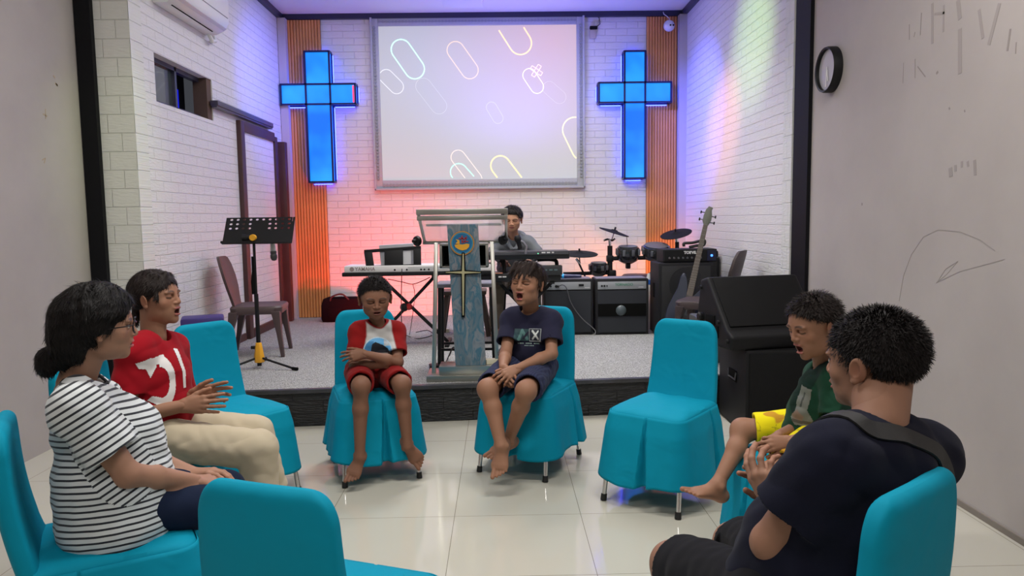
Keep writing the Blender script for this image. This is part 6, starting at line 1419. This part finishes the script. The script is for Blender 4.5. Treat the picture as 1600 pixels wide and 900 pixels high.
# ------------------------------------------------------------------ woman in striped shirt
def woman_striped():
    s = .95; f = nz(V3(.87, .48, 0)); r = V3(.48, -.87, 0); pe = V3(-1.24, 2.245, .585)
    J = dict(f=f, pe=pe, hil=pe-r*.09, hir=pe+r*.09, hd=at(158, 508, 2.26), ne=at(118, 600, 2.26), shr=at(122, 640, 2.11), shl=at(150, 628, 2.42),
             elr=at(200, 742, 2.13), wrr=at(304, 752, 2.36), ell=at(222, 715, 2.50), wrl=at(300, 739, 2.52), knr=at(372, 790, 2.42), knl=at(352, 765, 2.60), anr=V3(-.80, 2.50, .10), anl=V3(-.90, 2.66, .10))
    sk = SK_L; B = [skin_body(J, sk, s, fat=1.06)]
    hp, R = head(J['hd'], nz(V3(.90, .42, -.02)), V3(.06, .0, 1), .222, sk, mouth=.12, h=.0022, lip=(.55, .10, .11), eyes='open', neck=(J['ne'], .050), wx=1.06, lean=1.0); B.append(hp)
    B.append(hand(J['wrr'], nz(at(350, 750, 2.47)-J['wrr']+V3(0, 0, -.01)), V3(.15, -.35, .9), -1, .92, sk, curl=(.25, .3, .32, .35), spread=.04, thumb=(.5, .3), fore=(lerp(J['elr'], J['wrr'], .75), .028)))
    B.append(hand(J['wrl'], nz(at(340, 738, 2.50)-J['wrl']), V3(-.1, .1, .95), 1, .92, sk, curl=(.3, .35, .35, .4), spread=.05, thumb=(.5, .3), fore=(lerp(J['ell'], J['wrl'], .75), .028)))
    for q in 'lr': B.append(foot(J['an'+q], f, (0, 0, 1), .95, sk, (lerp(J['kn'+q], J['an'+q], .75), .036)))
    base = (pe[0], pe[1], 0); o = person_obj('woman with glasses and tied back black hair in a black and white striped shirt', base, B)
    ad = [((0, -.36, -.10), (.36, .30, .44)), ((0, -.22, .12), (.40, .42, .40)), ((0, -.60, -.42), (.17, .20, .17)), ((.0, -.66, -.52), (.15, .15, .16)), ((0, -.46, -.40), (.20, .24, .20))]
    mesh_obj('hair', [hair_cap(J['hd'], R, .222, dict(blade=(7000, .10, .10, -.5), wx=1.06, th=.10, lift=.0, ear=0, cuts=[(-.36, 1.05)], carve=[((0, .56, -.08), (.50, .335, .43)), ((0, .34, -.34), (.6, .30, .26)), ((.33, .03, -.17), (.12, .11, .10)), ((-.33, .03, -.17), (.12, .11, .10)), ((.46, .46, -.06), (.24, .38, .42)), ((-.46, .46, -.06), (.24, .38, .42))], add=ad, rough=.022), h=.003, col=(.005, .004, .004))], [M_hair], o, base)
    prof = [(-.20, .185, .175, .02), (.20, .182, .172, .035), (.60, .168, .155, .045), (.82, .155, .115, .01), (1.0, .12, .08, 0)]
    V, F, g, W, Fw, nb, up_ = shirt(J, s, prof, sl=(.74, .66), r=(.070, .080), neck=(.068, .3), seed=31, h=.0036, wr=.0045, shoulder=.062)
    # stripe coordinate per face group, stored as a corner attribute
    sh, _, _ = mesh_obj('shirt', [(V, F, None, None)], [], o, base); me = sh.data
    att = me.attributes.new('stripe', 'FLOAT', 'CORNER'); ax = nz((J['shl']+J['shr'])/2-J['pe']); Fc = F.ravel(); G_ = np.repeat(g, 4); P_ = V[Fc]; val = (P_@(ax+Fw*.10))+.10*((P_-J['pe'])@W)**2*0
    for i, q in ((1, 'l'), (2, 'r')):
        d = nz(J['el'+q]-J['sh'+q]); m = G_ == i; val[m] = ((P_[m]-J['sh'+q])@d)
    att.data.foreach_set('value', val.astype(np.float32))
    m = mat('black_white_striped_jersey', (.75, .76, .76), .85, sheen=.2, bump=(700, .25, .001)); nt = m.node_tree; b = nt.nodes['Principled BSDF']
    a = nt.nodes.new('ShaderNodeAttribute'); a.attribute_name = 'stripe'
    m1 = nt.nodes.new('ShaderNodeMath'); m1.operation = 'DIVIDE'; m1.inputs[1].default_value = .0188; m2 = nt.nodes.new('ShaderNodeMath'); m2.operation = 'FRACT'; m3 = nt.nodes.new('ShaderNodeMath'); m3.operation = 'LESS_THAN'; m3.inputs[1].default_value = .34
    mx = nt.nodes.new('ShaderNodeMix'); mx.data_type = 'RGBA'; mx.inputs['A'].default_value = (.62, .65, .66, 1); mx.inputs['B'].default_value = (.012, .014, .022, 1)
    nt.links.new(a.outputs['Fac'], m1.inputs[0]); nt.links.new(m1.outputs[0], m2.inputs[0]); nt.links.new(m2.outputs[0], m3.inputs[0]); nt.links.new(m3.outputs[0], mx.inputs['Factor']); nt.links.new(mx.outputs['Result'], b.inputs['Base Color'])
    me.materials.append(m)
    Rr = nz(up_); ring = []
    bvh = BVHTree.FromPolygons([Vector(v) for v in V], [tuple(map(int, q)) for q in F]); e1 = nz(np.cross(Rr, [1, 0, 0])); e2 = np.cross(Rr, e1); pts = []
    for k in range(41):
        a = k*2*PI/40; c = nb+Fw*.014*s+Rr*.018; d = math.cos(a)*e1+math.sin(a)*e2; hit, nn, _, _ = bvh.find_nearest(Vector(c+d*.074*s)); pts.append(np.array(hit)+np.array(nn)*.001)
    MB().tube(pts, .0055, 8).shift(-np.array(base)).build('collar', mat('black_rib', (.010, .010, .012), .8), sh, smooth=True)
    V, F = trousers(J, s, 1, (.084, .070), seed=35, hipr=(.13, .09), long=.9, wr=.003); mesh_obj('jeans', [solid(V, F, (.010, .016, .038), var=.12)], [M_cloth], o, base)
    # glasses
    H = .222; L = lambda x, y, z: J['hd']+R@(np.array([x*1.06, y, z])*H)
    gm = mat('dark_metal_rim', (.02, .018, .02), .3, metal=.6); mb = MB()
    for sx in (-1, 1):
        pts = [L(sx*.155+.105*math.cos(a)*1.05, .425-.03*abs(math.cos(a)), -.02+.088*math.sin(a)) for a in np.linspace(0, 2*PI, 25)]; mb.tube(pts, .0019, 6, cap=False)
    mb.tube([L(-.06, .425, .02), L(0, .435, .03), L(.06, .425, .02)], .0019, 6)
    g_ = mb.shift(-np.array(base)).build('glasses', gm, o, smooth=True)
    for sx in (-1, 1): MB().tube([L(sx*.26, .41, .02), L(sx*.36, .33, .02), L(sx*.395, .05, -.0), L(sx*.39, -.02, -.03)], .0018, 6).shift(-np.array(base)).build('temple_arm', gm, g_)
    for sx in (-1, 1): MB().rings([[L(sx*.155+.10*math.cos(a), y, -.02+.083*math.sin(a)) for a in np.arange(20)*2*PI/20] for y in (.410, .415)]).shift(-np.array(base)).build('lens', mat('lens_glass', (.9, .9, .9), .02, trans=1., alpha=.35), g_)
woman_striped()
# ------------------------------------------------------------------ woman in red
def woman_red():
    s = .93; f = nz(V3(1, -.06, 0)); r = V3(-.06, -1, 0); pe = V3(-1.50, 3.03, .585)
    J = dict(f=f, pe=pe, hil=pe-r*.09, hir=pe+r*.09, hd=at(245, 465, 3.08), ne=at(240, 528, 3.06), shr=at(210, 553, 2.92), shl=at(268, 545, 3.20),
             elr=at(200, 653, 2.88), wrr=at(286, 634, 2.93), ell=at(282, 640, 3.25), wrl=at(300, 618, 3.02), knr=at(402, 702, 2.94), knl=at(398, 678, 3.14), anr=V3(-.98, 2.93, .12), anl=V3(-.98, 3.16, .12))
    sk = SK_M; B = [skin_body(J, sk, s)]
    hp, R = head(J['hd'], nz(V3(.97, -.10, .12)), V3(-.10, .02, 1), .222, sk, mouth=.55, lip=(.36, .10, .09), neck=(J['ne'], .047), wx=1.08); B.append(hp)
    B.append(hand(J['wrr'], nz(V3(.9, .12, .02)), V3(.08, -.92, .25), -1, .92, sk, curl=(.12, .12, .14, .16), spread=.09, thumb=(.6, .1), fore=(lerp(J['elr'], J['wrr'], .72), .028)))
    B.append(hand(J['wrl'], nz(V3(.85, .05, .10)), V3(.08, .92, .25), 1, .92, sk, curl=(.12, .15, .2, .25), spread=.12, thumb=(.6, .1), fore=(lerp(J['ell'], J['wrl'], .8), .028)))
    for q in 'lr': B.append(foot(J['an'+q], f, (0, 0, 1), .93, sk, (lerp(J['kn'+q], J['an'+q], .75), .036)))
    base = (pe[0], pe[1], 0); o = person_obj('woman in a red printed shirt and beige trousers singing and clapping', base, B)
    lk = [((.20, .20, .40), (.335, .20, .02), .05, .016), ((.24, .18, .36), (.325, .24, -.06), .03, .008), ((-.1, .26, .40), (-.28, .26, .12), .05, .015), ((.05, .28, .42), (.22, .30, .20), .05, .015), ((0, -.40, -.12), (0, -.52, -.40), .10, .075)]
    lk += [((-.20, .20, .40), (-.335, .20, .02), .05, .016)]
    mesh_obj('hair', [hair_cap(J['hd'], R, .222, dict(blade=(4000, .10, .08, -.6), wx=1.08, th=.045, ft=.03, cuts=[(-.08, .62)], carve=[((0, .46, -.04), (.29, .20, .30))], locks=lk, rough=.010), col=(.012, .008, .007))], [M_hair], o, base)
    V, F, g, W, Fw, nb, up_ = shirt(J, s, [(-.18, .175, .165, .03), (.35, .165, .160, .035), (.75, .162, .135, .02), (1.0, .12, .08, 0)], sl=(.66, .60), r=(.068, .080), neck=(.066, .3), seed=41, wr=.004)
    sh, _, _ = mesh_obj('shirt', [solid(V, F, (.30, .007, .014))], [M_cloth], o, base)
    def pr(u, v):
        c = rgba(len(u)); w_ = (.70, .68, .66)
        put(c, inpoly(u, v, [(-.085, .055), (-.035, .068), (-.01, .066), (-.012, .03), (-.035, -.005), (-.05, .03), (-.075, .035)]), w_)
        a = np.hypot((u-.0)/.055, (v+.025)/.095); put(c, (a < 1) & (a > .58) & (u > -.0), w_); put(c, inpoly(u, v, [(-.015, .068), (.02, .072), (.03, .04), (-.01, .04)]), w_)
        put(c, inpoly(u, v, [(.065, .085), (.082, .08), (.098, .0), (.095, -.06), (.085, -.06), (.085, .0)]), w_)
        put(c, inpoly(u, v, [(-.045, -.085), (-.03, -.07), (.03, -.088), (.045, -.115), (-.0, -.125), (-.02, -.10)]), w_); put(c, inpoly(u, v, [(-.075, -.09), (-.055, -.08), (-.05, -.11), (-.068, -.112)]), w_)
        for i in range(5): put(c, (np.abs(u+.075-.014*i) < .005) & (np.abs(v+.128) < .004), (.55, .45, .45))
        return c
    cc = at(247, 585, 2.95); decal('print', V, F, cc, nz(V3(.62, -.78, 0)), (.05, 0, 1), .26, .30, lambda u, v: pr(u/1.1, v/1.1), sh, base)
    V, F = trousers(J, s, 1, (.094, .084), seed=45, hipr=(.145, .105), long=.62, wr=.0045); mesh_obj('trousers', [solid(V, F, (.50, .43, .31), var=.05)], [M_cloth], o, base)
woman_red()
# ------------------------------------------------------------------ keyboard player
def player():
    s = .98; f = V3(.03, -1, 0); r = V3(-1, -.03, 0); pe = V3(.14, 7.50, SZ+.545)
    J = dict(f=f, pe=pe, hil=pe-r*.10, hir=pe+r*.10, hd=at(800, 343, 7.15), ne=at(802, 372, 7.28), shr=at(783, 381, 7.28), shl=at(825, 380, 7.28),
             elr=at(776, 408, 7.22), wrr=V3(.03, 7.12, 1.03), ell=at(834, 410, 7.22), wrl=V3(.28, 7.12, 1.03), knr=V3(-.03, 7.13, SZ+.52), knl=V3(.32, 7.13, SZ+.52), anr=V3(-.05, 7.22, SZ+.09), anl=V3(.34, 7.22, SZ+.09))
    J['elr'] = V3(-.07, 7.22, 1.12); J['ell'] = V3(.38, 7.22, 1.10)
    sk = SK_L; B = [skin_body(J, sk, s)]
    hp, R = head(J['hd'], nz(V3(-.08, -.95, -.16)), V3(0, -.15, 1), .235, (.45, .24, .155), mouth=0, h=.003, neck=(J['ne'], .05)); B.append(hp)
    for q, sg, d in (('r', 1, V3(.1, -1, -.05)), ('l', -1, V3(-.1, -1, -.05))): B.append(hand(J['wr'+q], d, (0, -.05, 1), -sg, .95, sk, curl=(.4, .4, .4, .45), h=.003, fore=(lerp(J['el'+q], J['wr'+q], .75), .028)))
    for q in 'lr': B.append(foot(J['an'+q], f, (0, 0, 1), .95, sk, (lerp(J['kn'+q], J['an'+q], .75), .036), h=.004))
    base = (pe[0], pe[1], SZ); o = person_obj('young man in a grey hooded jacket looking down at the black keyboards', base, B)
    lk = [((-.07, .16, .50), (-.32, .24, .14), .10, .05), ((.07, .16, .50), (.32, .24, .12), .10, .05), ((-.05, .2, .48), (-.22, .32, .30), .08, .035), ((.05, .2, .48), (.24, .32, .26), .08, .035)]
    mesh_obj('hair', [hair_cap(J['hd'], R, .235, dict(th=.075, cuts=[(.0, .62)], carve=[((0, .50, -.10), (.27, .17, .26))], locks=lk, rough=.012))], [M_hair], o, base)
    V, F, g, W, Fw, nb, up_ = shirt(J, s, [(-.05, .165, .13, .02), (.40, .165, .125, .02), (.80, .165, .11, .0), (1.0, .13, .085, 0)], sl=(1., 1.), r=(.070, .055), neck=(.060, .3), seed=51, wr=.005)
    S2 = Sculpt(*bounds([J['elr'], J['wrr'], J['ell'], J['wrl'], J['ne']], .14), .005)
    for q in 'lr': S2.limb(J['el'+q], lerp(J['el'+q], J['wr'+q], .85), .055, .042, None, .01)
    hb = J['ne']
    for k in range(9):
        a = -1.15+k*2.3/8; a2 = a+2.3/8; p = lambda a: hb+V3(math.sin(a)*.095, math.cos(a)*.085-.01, .005+.035*math.cos(a)); S2.limb(p(a), p(a2), .036, .036, None, .02)
    for sx in (-1, 1): S2.limb(hb+V3(sx*.088, -.02, .01), hb+V3(sx*.02, -.13, -.10), .030, .018, None, .02)
    v2, f2 = S2.mesh(); mesh_obj('jacket', [solid(V, F, (.12, .13, .145)), solid(v2, f2, (.12, .13, .145))], [M_cloth], o, base)
    V, F = trousers(J, s, 1, (.100, .078), seed=55, hipr=(.17, .12), long=.92, wr=.003); mesh_obj('trousers', [solid(V, F, (.13, .105, .08))], [M_cloth], o, base)
    t = thing('stool', 'plain black stool under the keyboard player', 'stool', (.14, 7.54, SZ))
    MB().lathe([(0, .455), (.17, .455), (.18, .44), (.18, .42), (0, .415)], 28).build('seat', M_black, t, smooth=True)
    for k in range(4):
        a = PI/4+k*PI/2; MB().bar((.13*math.cos(a), .13*math.sin(a), .42), (.17*math.cos(a), .17*math.sin(a), 0), .025, .025, upv=(0, 1, 0)).build('leg', M_black, t)
player()
